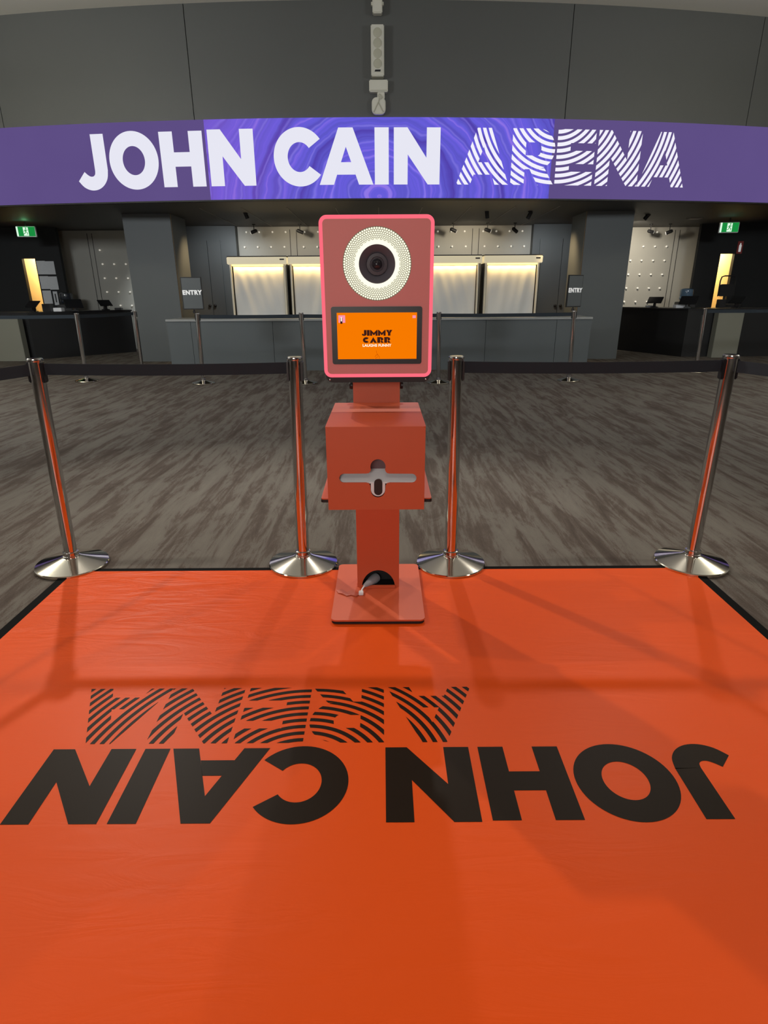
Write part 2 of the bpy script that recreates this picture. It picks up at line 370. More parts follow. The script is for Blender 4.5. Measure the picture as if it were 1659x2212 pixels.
def rrect(x0, x1, y0, y1, r, n=6):
    P = []
    for cx, cy, a0 in ((x1 - r, y1 - r, 0), (x0 + r, y1 - r, 90), (x0 + r, y0 + r, 180), (x1 - r, y0 + r, 270)):
        for k in range(n + 1):
            a = radians(a0 + 90 * k / n); P.append((cx + r * cos(a), cy + r * sin(a)))
    return P
def plate(splines, y, thick, name, m, parent, bevel=0.0, smooth=None):
    """outline given in (x, z), standing at depth y, thickness away from the viewer"""
    v, f = fill_curve(splines, ext=thick / 2)
    mb = MB(); mb.add([(a, y + thick / 2 + c, b) for a, b, c in v], f)
    return mb.build(name, m, parent, smooth=smooth, bevel=bevel)

# ------------------------------------------------------------------ the setting
BR, BX, BD = 32.0, -0.45, 10.53            # curved front: radius, axis x, nearest depth
def arc(u, off=0.0):                        # u metres along the curve, off metres towards the viewer
    a = u / BR; return (BX + (BR + off) * sin(a), BD + BR - (BR + off) * cos(a))
def arc_band(u0, u1, z0, z1, off, thick, n=40):
    mb = MB(); vs = []; fs = []
    for i in range(n + 1):
        u = u0 + (u1 - u0) * i / n; a = arc(u, off); b = arc(u, off - thick)
        vs += [(a[0], a[1], z0), (a[0], a[1], z1), (b[0], b[1], z1), (b[0], b[1], z0)]
    for i in range(n):
        k = 4 * i
        for j in range(4): fs.append((k + j, k + (j + 1) % 4, k + 4 + (j + 1) % 4, k + 4 + j))
    fs.append((0, 1, 2, 3)); m = 4 * n; fs.append((m + 3, m + 2, m + 1, m))
    return mb.add(vs, fs)
ZB, ZT, ZC, ZS = 2.665, 3.765, 5.22, 2.64
struct(MB().box(-15, 15, -7, 19, -0.1, 0).build('floor', M['carpet']))
struct(MB().box(-15, 15, -7, 19, ZC, ZC + 0.1).build('ceiling', M['ceiling']))
struct(MB().box(-15.1, -15, -7, 19, 0, ZC).build('wall_left', M['roomwall']))
struct(MB().box(15, 15.1, -7, 19, 0, ZC).build('wall_right', M['roomwall']))
struct(MB().box(-15, 15, -7.1, -7, 0, ZC).build('wall_back', M['roomwall']))
struct(MB().box(-15, 15, 18.9, 19, 0, ZC).build('wall_far', M['blackwall']))
# curved upper wall in wide panels with dark gaps
us = [-16.0, -10.0, -5.62, -2.42, 3.32, 6.45, 11.0, 16.0]
mb = MB()
for a, b in zip(us[:-1], us[1:]): mb2 = arc_band(a + 0.006, b - 0.006, ZT, ZC, 0.0, 0.04, 24); mb.add(mb2.v, mb2.f)
struct(mb.build('wall_front', M['wall']))
struct(arc_band(-16, 16, ZT, ZC, -0.045, 0.1, 40).build('wall_front_backing', M['seam']))
# soffit of the recess, its front follows the curve
mb = MB(); n = 40; vs = []; fs = []
for i in range(n + 1):
    u = -14.4 + 28.8 * i / n; a = arc(u, -0.02); vs += [(a[0], a[1], ZS), (a[0], 18.9, ZS), (a[0], a[1], ZS + 0.02), (a[0], 18.9, ZS + 0.02)]
for i in range(n):
    k = 4 * i; fs += [(k, k + 1, k + 5, k + 4), (k + 2, k + 6, k + 7, k + 3), (k, k + 4, k + 6, k + 2), (k + 1, k + 3, k + 7, k + 5)]
struct(mb.add(vs, fs).build('ceiling_recess', M['soffit']))
for q in ((418, 448, 488, 472), (520.6, 448, 570, 478), (619.5, 448, 653, 478), (724, 448, 733, 462), (818, 448, 818, 462), (1017, 446, 1000, 463), (1117, 444.6, 1062.7, 477), (1214.6, 443, 1156.7, 470), (912, 448, 905, 462)):
    a = PZ(q[0], q[1], ZS); b = PZ(q[2], q[3], ZS); xm = (a.x + b.x) / 2
    struct(MB().box(xm - 0.006, xm + 0.006, 11.3, 14.3, ZS - 0.008, ZS).build('trim_1', M['trackline']))
# grey columns
CD = 12.04
struct(MB().box(-4.76, -3.88, CD, CD + 0.9, 0, ZS).build('wall_column_left', M['column']))
struct(MB().box(3.79, 4.66, CD, CD + 0.9, 0, ZS).build('wall_column_right', M['column']))
# recess back walls
BW = 14.4
xl = PY(513, 500, BW).x; xr = PY(1148, 500, BW).x
# side storage doors of the recess (dark grey, paired knobs)
for side, (pa, pb) in (('left', (404, 513)), ('right', (1148, 1231))):
    a = PY(pa, 560, 14.2).x; b = PY(pb, 560, 14.2).x
    w = struct(MB().box(a, b, 14.2, 14.5, 0, ZS).build('wall_recess_' + side, M['column']))
    mid = PY(461 if side == 'left' else 1203, 660, 14.2)
    dr = struct(MB().box(mid.x - 0.52 if side == 'left' else mid.x - 0.50, mid.x - 0.005, 14.17, 14.2, 0.02, 2.35).box(mid.x + 0.005, mid.x + 0.29, 14.17, 14.2, 0.02, 2.35).build('door_1' if side == 'left' else 'door_2', M['column'], bevel=0.003))
    for dx in (-0.06, 0.06):
        MB().lathe([(0.02, 0), (0.03, -0.02), (0.03, -0.05), (0.01, -0.06)], 12, (mid.x + dx, 14.17, mid.z), 'y').build('door_knob', M['black'], dr)
# grey returns between recess walls and columns, warm glow painted into their colour
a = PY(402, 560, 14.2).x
struct(MB().prism([(a - 0.02, 14.2), (a, 14.2), (-3.874, 12.06), (-3.879, 12.06)], 0, ZS).build('wall_return_left', M['warmglow']))
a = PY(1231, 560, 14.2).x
struct(MB().prism([(a, 14.2), (a + 0.02, 14.2), (3.789, 12.06), (3.784, 12.06)], 0, ZS).build('wall_return_right', M['warmglow']))

# ------------------------------------------------------------------ peg walls
def peg_wall(name, label, x0, x1, D, pegs, seams):
    t = empty(name, ((x0 + x1) / 2, D, 0), label, 'wall panel')
    MB().box(x0, x1, D, D + 0.05, 0, ZS - 0.001).build('panel', M['pegwall'], t)
    for px, p1, p2 in seams:
        x = PY(px, (p1 + p2) / 2, D).x
        MB().box(x - 0.006, x + 0.006, D - 0.003, D, 0.05, ZS - 0.06).build('panel_gap', M['seam'], t)
    for px, py in pegs:
        p = PY(px, py, D)
        MB().lathe([(0.012, 0), (0.012, -0.03), (0.019, -0.035), (0.019, -0.055), (0.012, -0.06)], 10, (p.x, D, p.z), 'y').build('peg', M['peg'], t, smooth=40)
    return t
cols_c = [529.4, 557.5, 586.3, 615, 656.5, 685.6, 947, 976.3, 1005.4, 1045.9, 1074.5, 1103.2, 1131.3, 714, 772, 800, 830, 860, 889, 918]
pegs = [(x, 534 - (x - 530) * 0.003) for x in cols_c]
pegs += [(x + (817 - x) * 0.012, 502 - (x - 530) * 0.004) for x in cols_c]
peg_wall('peg_panel', 'wide beige peg wall lit warm behind the covered display fridges', xl, xr, BW, pegs, ((627, 485, 555), (641, 485, 555), (1020, 485, 555), (1034, 485, 555), (733, 485, 555), (745, 485, 555)))
def c3(x, y): return (x / 3.95, 430 + y / 3.95)
def c6(x, y): return (1220 + x / 3.779, 430 + y / 3.779)
AW = 15.0
lp = [c3(*q) for q in ((882, 556), (980, 556), (1080, 556), (900, 676), (998, 676), (1098, 676), (920, 793), (1018, 793), (1116, 793), (1035, 908), (1132, 908), (858, 437), (940, 908))]
rp = [c6(*q) for q in ((748, 272), (842, 272), (635, 388), (730, 388), (824, 388), (530, 502), (620, 502), (714, 502), (806, 502), (513, 615), (604, 615), (696, 615), (788, 615), (497, 727), (588, 727), (680, 727), (768, 727), (480, 837), (571, 837), (665, 837))]
peg_wall('peg_panel', 'pale grey peg wall in the left alcove beside the left column', PY(119, 496, AW).x, -4.3, AW, lp, ((203, 550, 650), (213, 550, 650)))
peg_wall('peg_panel', 'beige peg wall in the right alcove beside the right column', 4.3, PY(1513.6, 489.5, AW).x, AW, rp, ((1447, 520, 640), (1457, 520, 640)))
struct(MB().box(-4.3, xl - 0.9, 14.9, 15.0, 0, ZS).build('wall_partition_left', M['dark']))
struct(MB().box(xr + 0.9, 4.3, 14.9, 15.0, 0, ZS).build('wall_partition_right', M['dark']))

# black end walls with lit doorways
ED = 14.3
def end_wall(side, xin, xout, dx0, dx1, dz):
    mb = MB(); lo, hi = sorted((xin, xout))
    mb.box(lo, dx0, ED, ED + 0.1, 0, ZS).box(dx1, hi, ED, ED + 0.1, 0, ZS).box(dx0, dx1, ED, ED + 0.1, dz, ZS)
    struct(mb.build('wall_end_' + side, M['blackwall']))
    struct(MB().box(dx0 - 0.12, dx1 + 0.12, 16.6, 16.7, 0, ZS).box(dx0 - 0.12, dx0 - 0.08, ED + 0.12, 16.6, 0, ZS).box(dx1 + 0.08, dx1 + 0.12, ED + 0.12, 16.6, 0, ZS).build('wall_room_' + side, M['yellow']))
    point('back_room_lamp_light', ((dx0 + dx1) / 2, 15.3, 2.35), 70, (1, 0.86, 0.60), 0.3)
a, b = PY(46, 557, ED), PY(76, 560, ED)
a2, b2 = PY(67, 660, ED), PY(94, 661, ED)
LX0, LX1, LDZ = (a.x + a2.x) / 2, (b.x + b2.x) / 2, (a.z + b.z) / 2
end_wall('left', PY(122, 510, ED).x, -14.9, LX0, LX1, LDZ)
a, b = PY(1557, 548, ED), PY(1588, 546, ED)
RX0, RX1, RDZ = a.x, b.x, a.z
end_wall('right', PY(1511, 520, ED).x, 14.9, RX0, RX1, RDZ)

# ------------------------------------------------------------------ curved LED screen with lettering
def clip(sub, cl):
    """clip polygon sub by convex polygon cl (ccw)"""
    out = sub
    for i in range(len(cl)):
        ax, ay = cl[i]; bx, by = cl[(i + 1) % len(cl)]
        def ins(p): return (bx - ax) * (p[1] - ay) - (by - ay) * (p[0] - ax) >= -1e-9
        res = []
        for j in range(len(out)):
            p, q = out[j], out[(j + 1) % len(out)]
            ip, iq = ins(p), ins(q)
            if ip: res.append(p)
            if ip != iq:
                d1 = (bx - ax) * (p[1] - ay) - (by - ay) * (p[0] - ax); d2 = (bx - ax) * (q[1] - ay) - (by - ay) * (q[0] - ax)
                t = d1 / (d1 - d2); res.append((p[0] + (q[0] - p[0]) * t, p[1] + (q[1] - p[1]) * t))
        out = res
        if len(out) < 3: return []
    return out
def ccw(p):
    a = sum(p[i][0] * p[(i + 1) % len(p)][1] - p[(i + 1) % len(p)][0] * p[i][1] for i in range(len(p)))
    return p if a > 0 else p[::-1]
def R4(x0, x1, y0, y1): return [(x0, y0), (x1, y0), (x1, y1), (x0, y1)]
def ringseg(cx, cy, a0, a1, ro, ri, n=40):
    P = []
    for k in range(n):
        s, e = radians(a0 + (a1 - a0) * k / n), radians(a0 + (a1 - a0) * (k + 1) / n)
        P.append([(cx + ri[0] * cos(s), cy + ri[1] * sin(s)), (cx + ro[0] * cos(s), cy + ro[1] * sin(s)), (cx + ro[0] * cos(e), cy + ro[1] * sin(e)), (cx + ri[0] * cos(e), cy + ri[1] * sin(e))])
    return P
def gA(o=0, w=1.09):
    k = w / 1.09
    return [[(o + x * k, y) for x, y in p] for p in (
        [(0, 0), (.29, 0), (.547, .67), (.547, 1), (.405, 1)], [(.547, .67), (.80, 0), (1.09, 0), (.69, 1), (.547, 1)], [(.36, .18), (.73, .18), (.652, .40), (.443, .40)])]
def gN(o=0, w=.93):
    r = o + w
    return [[(o, 0), (o + .28, 0), (o + .28, .986), (o + .27, 1), (o, 1)], [(r - .24, 0), (r, 0), (r, 1), (r - .275, 1), (r - .275, .045)], [(o + .28, .532), (r - .275, .045), (r - .275, .475), (o + .28, .986)]]
def gH(o=0): return [R4(o, o + .283, 0, .985), R4(o + .611, o + .893, 0, .985), R4(o + .283, o + .611, .365, .62)]
def gI(o=0): return [R4(o, o + .281, 0, 1)]
def gO(cx, cy=.493): return ringseg(cx, cy, 0, 360, (.524, .524), (.236, .26), 64)
def gC(cx, cy=.495): return ringseg(cx, cy, 37, 323, (.521, .521), (.24, .262), 56)
def gJ(o=-1.455):
    P = [R4(o, o + .28, .33, .985)]
    inn = [(0, .33), (-.012, .272), (-.045, .238), (-.09, .228), (-.135, .238), (-.185, .27), (-.24, .318)]
    n = len(inn) - 1
    out = [(-.085 + .365 * cos(radians(-149 * k / n)), .34 + .366 * sin(radians(-149 * k / n))) for k in range(n + 1)]
    def rs(L, m):
        R = []
        for i in range(m + 1):
            t = i / m * (len(L) - 1); k = min(int(t), len(L) - 2); f = t - k
            p0 = L[max(k - 1, 0)]; p1 = L[k]; p2 = L[k + 1]; p3 = L[min(k + 2, len(L) - 1)]
            R.append(tuple(0.5 * (2 * b + (c - a) * f + (2 * a - 5 * b + 4 * c - d) * f * f + (3 * b - a - 3 * c + d) * f ** 3) for a, b, c, d in zip(p0, p1, p2, p3)))
        return R
    I, O = rs(inn, 24), rs(out, 24)
    for k in range(24): P.append([(o + I[k][0], I[k][1]), (o + O[k][0], O[k][1]), (o + O[k + 1][0], O[k + 1][1]), (o + I[k + 1][0], I[k + 1][1])])
    return P
PLAIN = [('J', gJ()), ('O', gO(-.584)), ('H', gH(0)), ('N', gN(.997)), ('C', gC(2.838)), ('A', gA(3.222)), ('I', gI(4.344)), ('N', gN(4.727))]
def gR(o=0):
    P = [R4(1.122, 1.405, 0, 1), R4(1.405, 1.655, .76, 1), R4(1.405, 1.655, .285, .53), [(1.505, .285), (1.69, 0), (2.03, 0), (1.835, .285)], [(1.655, .285), (1.835, .285), (1.80, .318), (1.72, .293)]]
    return P + ringseg(1.655, .643, -90, 90, (.358, .358), (.07, .115), 16)
def gE(): return [R4(2.052, 2.335, 0, 1), R4(2.335, 2.85, 0, .25), R4(2.335, 2.85, .39, .625), R4(2.335, 2.855, .76, 1)]
STRIPED = [('A', gA(0, 1.083), (2.022, 1.468, 1.4459, .1102)), ('R', gR(), (2.0148, 1.4957, .6596, .1124)), ('E', gE(), (2.0586, 1.5248, .6844, .1110)),
           ('N', gN(2.916, .935), (2.122, 1.478, .9566, .1103)), ('A', gA(3.853, 1.07), (2.094, 1.4662, 2.1928, .1072))]
def stripes(pieces, ring, duty):
    cx, cy, r0, p = ring; out = []
    xs = [q[0] for P in pieces for q in P]; x0, x1 = min(xs), max(xs)
    for i in range(-8, 30):
        ra, rb = r0 + p * i - p * duty / 2, r0 + p * i + p * duty / 2
        if rb < 0.3: continue
        n = max(24, int(rb * 60))
        for k in range(n):
            s, e = pi + pi * k / n, pi + pi * (k + 1) / n
            q = [(cx + ra * cos(s), cy + ra * sin(s)), (cx + rb * cos(s), cy + rb * sin(s)), (cx + rb * cos(e), cy + rb * sin(e)), (cx + ra * cos(e), cy + ra * sin(e))]
            if max(a for a, _ in q) < x0 or min(a for a, _ in q) > x1 or max(b for _, b in q) < 0 or min(b for _, b in q) > 1: continue
            q = ccw(q)
            for P in pieces:
                c = clip(q, ccw(P))
                if len(c) >= 3: out.append(c)
    return out
scr = empty('led_screen', (BX, BD, ZB), 'long curved purple LED screen with white arena name, above the ticket hall', 'screen')
arc_band(-13.5, 13.5, ZB, ZT, 0.03, 0.25, 60).build('display_face', M['led'], scr)
arc_band(-13.5, 13.5, ZB - 0.022, ZB - 0.001, 0.045, 0.27, 60).build('lower_frame', M['black'], scr)
CAPB, ZL = 0.774, 2.856
UO = 3.009 * -1 + 0.0
def put_banner(polys, u0, off=0.036):
    mb = MB()
    for P in polys:
        vs = []
        for a, b in P:
            x, y = arc(u0 + a * CAPB, off); vs.append((x, y, ZL + b * CAPB))
        mb.add(vs, [tuple(range(len(vs)))])
    return mb
for nme, g in PLAIN: put_banner(g, -3.005, 0.040).build('plain_letter', M['ledwhite'], scr)
for nme, g, ring in STRIPED: put_banner(stripes(g, ring, 0.60), 1.636, 0.040).build('striped_letter', M['ledwhite2'], scr)

# ------------------------------------------------------------------ vinyl mat with the same lettering, upside down to the viewer
fm = empty('floor_mat', (0, 0.5, 0), 'glossy orange vinyl floor mat with black arena lettering, in front of the kiosk', 'mat')
XL, XR, YF, YN = -1.488, 1.470, 2.565, -1.6
MB().box(XL - 0.045, XR + 0.045, YN, YF + 0.035, 0.0005, 0.004).build('black_border', M['border'], fm)
g = 60; mb = MB(); vs = []; fs = []
for j in range(g + 1):
    for i in range(g + 1):
        x = XL + (XR - XL) * i / g; y = YN + (YF - YN) * j / g
        vs.append((x, y, 0.0065))
for j in range(g):
    for i in range(g): k = j * (g + 1) + i; fs.append((k, k + 1, k + g + 2, k + g + 1))
mb.add(vs, fs).build('vinyl_sheet', M['vinyl'], fm)
MB().box(XL, XR, YN, YF, 0.004, 0.0062).build('sheet_edge', M['vinyl'], fm)
def put_mat(polys, x0, y0, s, z=0.0072):
    mb = MB()
    for P in polys: P = ccw(P); mb.add([(x0 - a * s, y0 - b * s, z) for a, b in P], [tuple(range(len(P)))])
    return mb
for nme, g_ in PLAIN: put_mat(g_, 0.507, 1.3795, 0.2612).build('plain_letter', M['matprint'], fm, recalc=False)
for nme, g_, ring in STRIPED: put_mat(stripes(g_, ring, 0.48), 0.292, 1.661, 0.2603).build('striped_letter', M['matprint'], fm, recalc=False)

# ------------------------------------------------------------------ stanchions
def make_post(D_base=None):
    r = empty('stanchion', (0, 0, 0), '-', 'queue barrier post')
    MB().lathe([(0.001, 0.0), (0.160, 0.0), (0.168, 0.003), (0.1685, 0.014), (0.165, 0.018), (0.16, 0.0195), (0.05, 0.050), (0.038, 0.054), (0.001, 0.054)], 64).build('base', M['chromebase'], r, smooth=25, local=True)
    MB().lathe([(0.001, 0.052), (0.040, 0.052), (0.040, 0.058), (0.036, 0.060), (0.036, 0.076), (0.032, 0.079), (0.001, 0.079)], 32).build('collar', M['chrome'], r, smooth=30, local=True)
    MB().lathe([(0.001, 0.07), (0.0295, 0.07), (0.0295, 0.985), (0.001, 0.985)], 40).build('pole', M['chrome'], r, smooth=30, local=True)
    MB().lathe([(0.001, 0.985), (0.033, 0.985), (0.034, 0.990), (0.033, 0.997), (0.029, 1.0), (0.001, 1.0)], 32).build('cap', M['chrome'], r, smooth=30, local=True)
    for s in (-1, 1):
        MB().box(min(s * .022, s * .036), max(s * .022, s * .036), -.018, .018, 0.895, 0.982).build('belt_clip', M['blackplastic'], r, bevel=0.004, local=True)
    return r
PROTO = make_post()
posts = []
def place_post(px_t, py_t, px_b, py_b, label, group, rz=0.0, zt=1.0, base=None):
    r = PROTO if not posts else copy_tree(PROTO)
    b = PZ(px_b, py_b) if base is None else Vector(base)
    D = b.y; t = PY(px_t, py_t, D)
    lean = atan2(t.x - b.x, 1.0)
    if abs(lean) > 0.02: lean = math.copysign(0.02, lean)
    r.location = b; r.rotation_euler = (0, lean, 0); r['label'] = label; r['group'] = group
    posts.append(r)
    top = Vector((b.x + sin(lean), b.y, 1.0)); return b, top
FG = 'chrome posts along the far edge of the mat'; BG = 'chrome posts in the far row before the counter'
f1 = place_post(75, 771, 158, 1221, 'chrome queue post on the far left corner of the orange mat', FG)
f2 = place_post(636, 768, 656, 1219, 'chrome queue post just left of the orange kiosk on the mat edge', FG)
f3 = place_post(986, 768, 973, 1219, 'chrome queue post just right of the orange kiosk on the mat edge', FG)
f4 = place_post(1580, 768, 1491, 1217, 'chrome queue post on the far right corner of the orange mat', FG)
b1 = place_post(165, 676, 188, 824, 'leftmost far chrome post with its base in view, before the black left counter', BG)
b0 = place_post(290, 670, 308, 803, 'thin far chrome post beside the left column, base hidden by the near belt', BG, base=(PZ(308, 801).x, PZ(308, 801).y, 0))
b2 = place_post(429, 676, 440, 829, 'far chrome post carrying the left entry sign', BG)
b3 = place_post(643, 676, 661, 829, 'far chrome post half hidden behind the near post left of the kiosk', BG)
b4 = place_post(948, 673, 947, 828, 'far chrome post directly right of the kiosk screen head', BG)
b5 = place_post(1236, 668, 1228, 823, 'far chrome post carrying the right entry sign', BG)
b6 = place_post(1523, 664, 1502, 804, 'rightmost far chrome post, before the black right counter', BG)

def belt(a, b, label, group, sag=0.006, z=0.952, h=0.049, gap=0.037):
    a = Vector((a[0], a[1], z)); b = Vector((b[0], b[1], z)); d = (b - a).normalized(); a = a + d * gap; b = b - d * gap
    nrm = Vector((-d.y, d.x, 0)) * 0.001; n = 14; vs = []; fs = []
    for i in range(n + 1):
        t = i / n; p = a.lerp(b, t); p.z -= sag * 4 * t * (1 - t)
        for q in (p - nrm, p + nrm): vs += [q + Vector((0, 0, -h / 2)), q + Vector((0, 0, h / 2))]
    for i in range(n):
        k = 4 * i; fs += [(k, k + 4, k + 5, k + 1), (k + 2, k + 3, k + 7, k + 6), (k, k + 2, k + 6, k + 4), (k + 1, k + 5, k + 7, k + 3)]
    fs += [(0, 1, 3, 2), (4 * n, 4 * n + 2, 4 * n + 3, 4 * n + 1)]
    return tag(MB().add(vs, fs).build('queue_belt', M['belt']), label, 'barrier belt', group)
def T(p): return (p[1].x, p[1].y)
NG = 'belts strung between the near posts'; OG = 'belts strung between the far posts'
belt(T(f1), T(f2), 'black near belt from the left corner post to the post left of the kiosk', NG, gap=0.037)
belt(T(f3), T(f4), 'black near belt from the post right of the kiosk to the right corner post', NG, gap=0.037)
e = PZ(-2, 808, 0.952); k = (Vector((e.x, e.y)) - Vector(T(f1))); k = Vector(T(f1)) + k.normalized() * 1.7
belt(T(f1), (k.x, k.y), 'black near belt leaving the picture at the left edge', NG, gap=0.037)
e = PZ(1659, 799, 0.952); k = (Vector((e.x, e.y)) - Vector(T(f4))); k = Vector(T(f4)) + k.normalized() * 1.7
belt(T(f4), (k.x, k.y), 'black near belt leaving the picture at the right edge', NG, gap=0.037)
belt(T(b2), T(b3), 'black far belt between the left entry sign post and the next post', OG)
belt(T(b3), T(b4), 'black far belt running behind the kiosk screen head', OG)
belt(T(b4), T(b5), 'black far belt between the kiosk and the right entry sign post', OG)
belt(T(b1), T(b0), 'black far belt in front of the black left counter', OG)
belt((T(b1)[0] - 2.4, T(b1)[1] + 0.0), T(b1), 'black far belt reaching the left edge of the picture', OG)
belt(T(b6), (T(b6)[0] + 2.4, T(b6)[1] + 0.3), 'black far belt reaching the right edge of the picture', OG)

# entry signs
def entry_sign(base, label, rz):
    t = empty('entry_sign', (base.x, base.y, 1.0), label, 'sign', 'entry signs on the far posts', rz)
    MB().lathe([(0.02, 0.0), (0.02, 0.03), (0.008, 0.035), (0.008, 0.06)], 12).build('bracket', M['blackplastic'], t, local=True)
    w, h = 0.29, 0.43
    MB().box(-w / 2, w / 2, -0.010, 0.010, 0.05, 0.05 + h).build('frame', M['black'], t, bevel=0.003, local=True)
    MB().box(-w / 2 + .012, w / 2 - .012, -0.0125, -0.0105, 0.062, 0.038 + h).build('sign_face', M['signface'], t, local=True)
    v, f = text_mesh('ENTRY', 0.080, 0.0005, 0.0040, 1.12)
    MB().add([(a, -0.0135 - c, 0.05 + h * 0.52 + b) for a, b, c in v], f).build('lettering', M['signwhite'], t, local=True)
    return t
entry_sign(Vector((PY(420, 676, b2[0].y).x, b2[0].y, 0)), 'grey entry sign facing the camera, on the far post left of the kiosk', 0.04)
entry_sign(Vector((PY(1237, 668, b5[0].y).x, b5[0].y, 0)), 'grey entry sign turned away at an angle, on the far post right of the kiosk', radians(30))

# ------------------------------------------------------------------ photo kiosk
K = empty('photo_kiosk', (-0.022, 2.33, 0.007), 'orange-red photo kiosk with glowing ring camera and orange touch screen, standing on the mat', 'photo kiosk')
KX = -0.022; Z0 = 0.0075
v, f = fill_curve([rrect(KX - 0.19, KX + 0.19, 2.066, 2.586, 0.022)], ext=0.0035)
MB().add([(a, b, Z0 + 0.0155 + c) for a, b, c in v], f).build('base_plate', M['orange'], K)
v, f = fill_curve([rrect(KX - 0.188, KX + 0.188, 2.068, 2.584, 0.022)], ext=0.006)
MB().add([(a, b, Z0 + 0.006 + c) for a, b, c in v], f).build('base_pad', M['black'], K)
ZP = Z0 + 0.019
# post: hollow column, cable hole low in its front
PW = 0.0925
hole = []
ha, hb = PY(782, 1268, 2.355), PY(853, 1268, 2.355); hc = (ha.x + hb.x) / 2; hr = (hb.x - ha.x) / 2; hz = ha.z; ht = PY(817, 1231, 2.355).z - hz
for k in range(25): a = pi * k / 24; hole.append((hc + hr * cos(a), hz + ht * sin(a)))
plate([[(KX - PW, ZP), (KX + PW, ZP), (KX + PW, 0.97), (KX - PW, 0.97)], hole[::-1]], 2.352, 0.004, 'post_front', M['orange'], K)
MB().box(KX - PW, KX - PW + .004, 2.356, 2.43, ZP, 0.97).box(KX + PW - .004, KX + PW, 2.356, 2.43, ZP, 0.97).box(KX - PW, KX + PW, 2.43, 2.434, ZP, 0.97).build('post_shell', M['orange'], K)
MB().box(KX - PW + .005, KX + PW - .005, 2.424, 2.429, ZP, 0.3).box(KX - PW + .005, KX + PW - .005, 2.357, 2.424, ZP, ZP + .0015).box(KX - PW + .0045, KX - PW + .006, 2.357, 2.424, ZP, .3).box(KX + PW - .006, KX + PW - .0045, 2.357, 2.424, ZP, .3).build('post_lining', M['black'], K)
MB().box(KX - 0.075, KX + 0.075, 2.335, 2.352, ZP, ZP + 0.010).build('post_foot', M['orange'], K, bevel=0.002)
# printer box
bx0, bx1, by0, by1, bz0, bz1 = KX - 0.164, KX + 0.164, 1.90, 2.350, 0.560, 0.848
def q(x, y): p = PY(x, y, by0); return (p.x, p.z)
def arcp(cx, cy, r, a0, a1, n=10): return [(cx + r * cos(radians(a0 + (a1 - a0) * k / n)), cy + r * sin(radians(a0 + (a1 - a0) * k / n))) for k in range(n + 1)]
pxs = arcp(816, 1008, 15.8, 155, -335 + 360, 1)
H = []
H += arcp(816.5, 1008, 16, 215, 360 - 35 - 0, 14) if False else []
# outline in picture units around the slot, then put on the front panel
H = [(801.5, 1014)] + arcp(816.5, 1008.5, 16.5, 165, 375, 16) + [(831.5, 1014), (833, 1018), (836, 1022), (842, 1023)] + arcp(890, 1033, 9.6, -90, 90, 10) + [(842, 1042.5), (836, 1044), (833, 1049), (832.5, 1058)] + arcp(816.5, 1059, 15.5, 0, 180, 12) + [(800.5, 1058), (800, 1049), (797, 1044), (791, 1042.5)] + arcp(742.5, 1033, 9.6, 90, 270, 10) + [(791, 1023), (797, 1022), (800, 1018)]
Hw = [q(*p) for p in H]
plate([[(bx0, bz0), (bx1, bz0), (bx1, bz1 - .004), (bx0, bz1 - .004)], Hw], by0, 0.004, 'box_front', M['orange'], K)
mb = MB()
mb.box(bx0, bx0 + .004, by0 + .004, by1, bz0, bz1 - .004).box(bx1 - .004, bx1, by0 + .004, by1, bz0, bz1 - .004).box(bx0, bx1, by1 - .004, by1, bz0, bz1 - .004).box(bx0, bx1, by0 + .004, by1, bz0, bz0 + .004)
mb.build('box_shell', M['orange'], K)
v, f = fill_curve([rrect(bx0 - .001, bx1 + .001, by0 - .001, by1, 0.008)], ext=0.0025)
MB().add([(a, b, bz1 - 0.0015 + c) for a, b, c in v], f).build('box_lid', M['orange'], K, bevel=0.0015)
# white print tray behind the slot
wx0, wz0 = q(726, 1078); wx1, wz1 = q(906, 985)
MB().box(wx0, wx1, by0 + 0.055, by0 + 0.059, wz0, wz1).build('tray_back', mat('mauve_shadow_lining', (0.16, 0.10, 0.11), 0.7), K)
MB().prism([(by0 + .004, q(0, 1047)[1]), (by0 + .055, PY(0, 1017, by0 + .055).z), (by0 + .055, q(0, 1050)[1]), (by0 + .004, q(0, 1050)[1])], wx0, wx1, 'x').build('print_tray', M['white'], K)
ov = [q(*p) for p in arcp(817, 1044, 9, 180, 360, 8) + arcp(817, 1061, 9, 0, 180, 8)]
tab = [q(*p) for p in arcp(816.5, 1057, 15.5, 0, 180, 12) + [(801, 1044), (832, 1044)]]
plate([tab], by0 + 0.0025, 0.003, 'finger_tab', M['white'], K)
plate([ov], by0 + 0.0005, 0.002, 'sensor_window', M['blackplastic'], K)
# shelf under the printer, black edge
v, f = fill_curve([rrect(KX - .193, KX + .193, 1.945, 2.352, 0.01)], ext=0.002)
MB().add([(a, b, 0.584 + c) for a, b, c in v], f).build('shelf', M['orange'], K)
v, f = fill_curve([rrect(KX - .1945, KX + .1945, 1.944, 2.352, 0.01)], ext=0.005)
MB().add([(a, b, 0.5765 + c) for a, b, c in v], f).build('shelf_edge', M['black'], K)
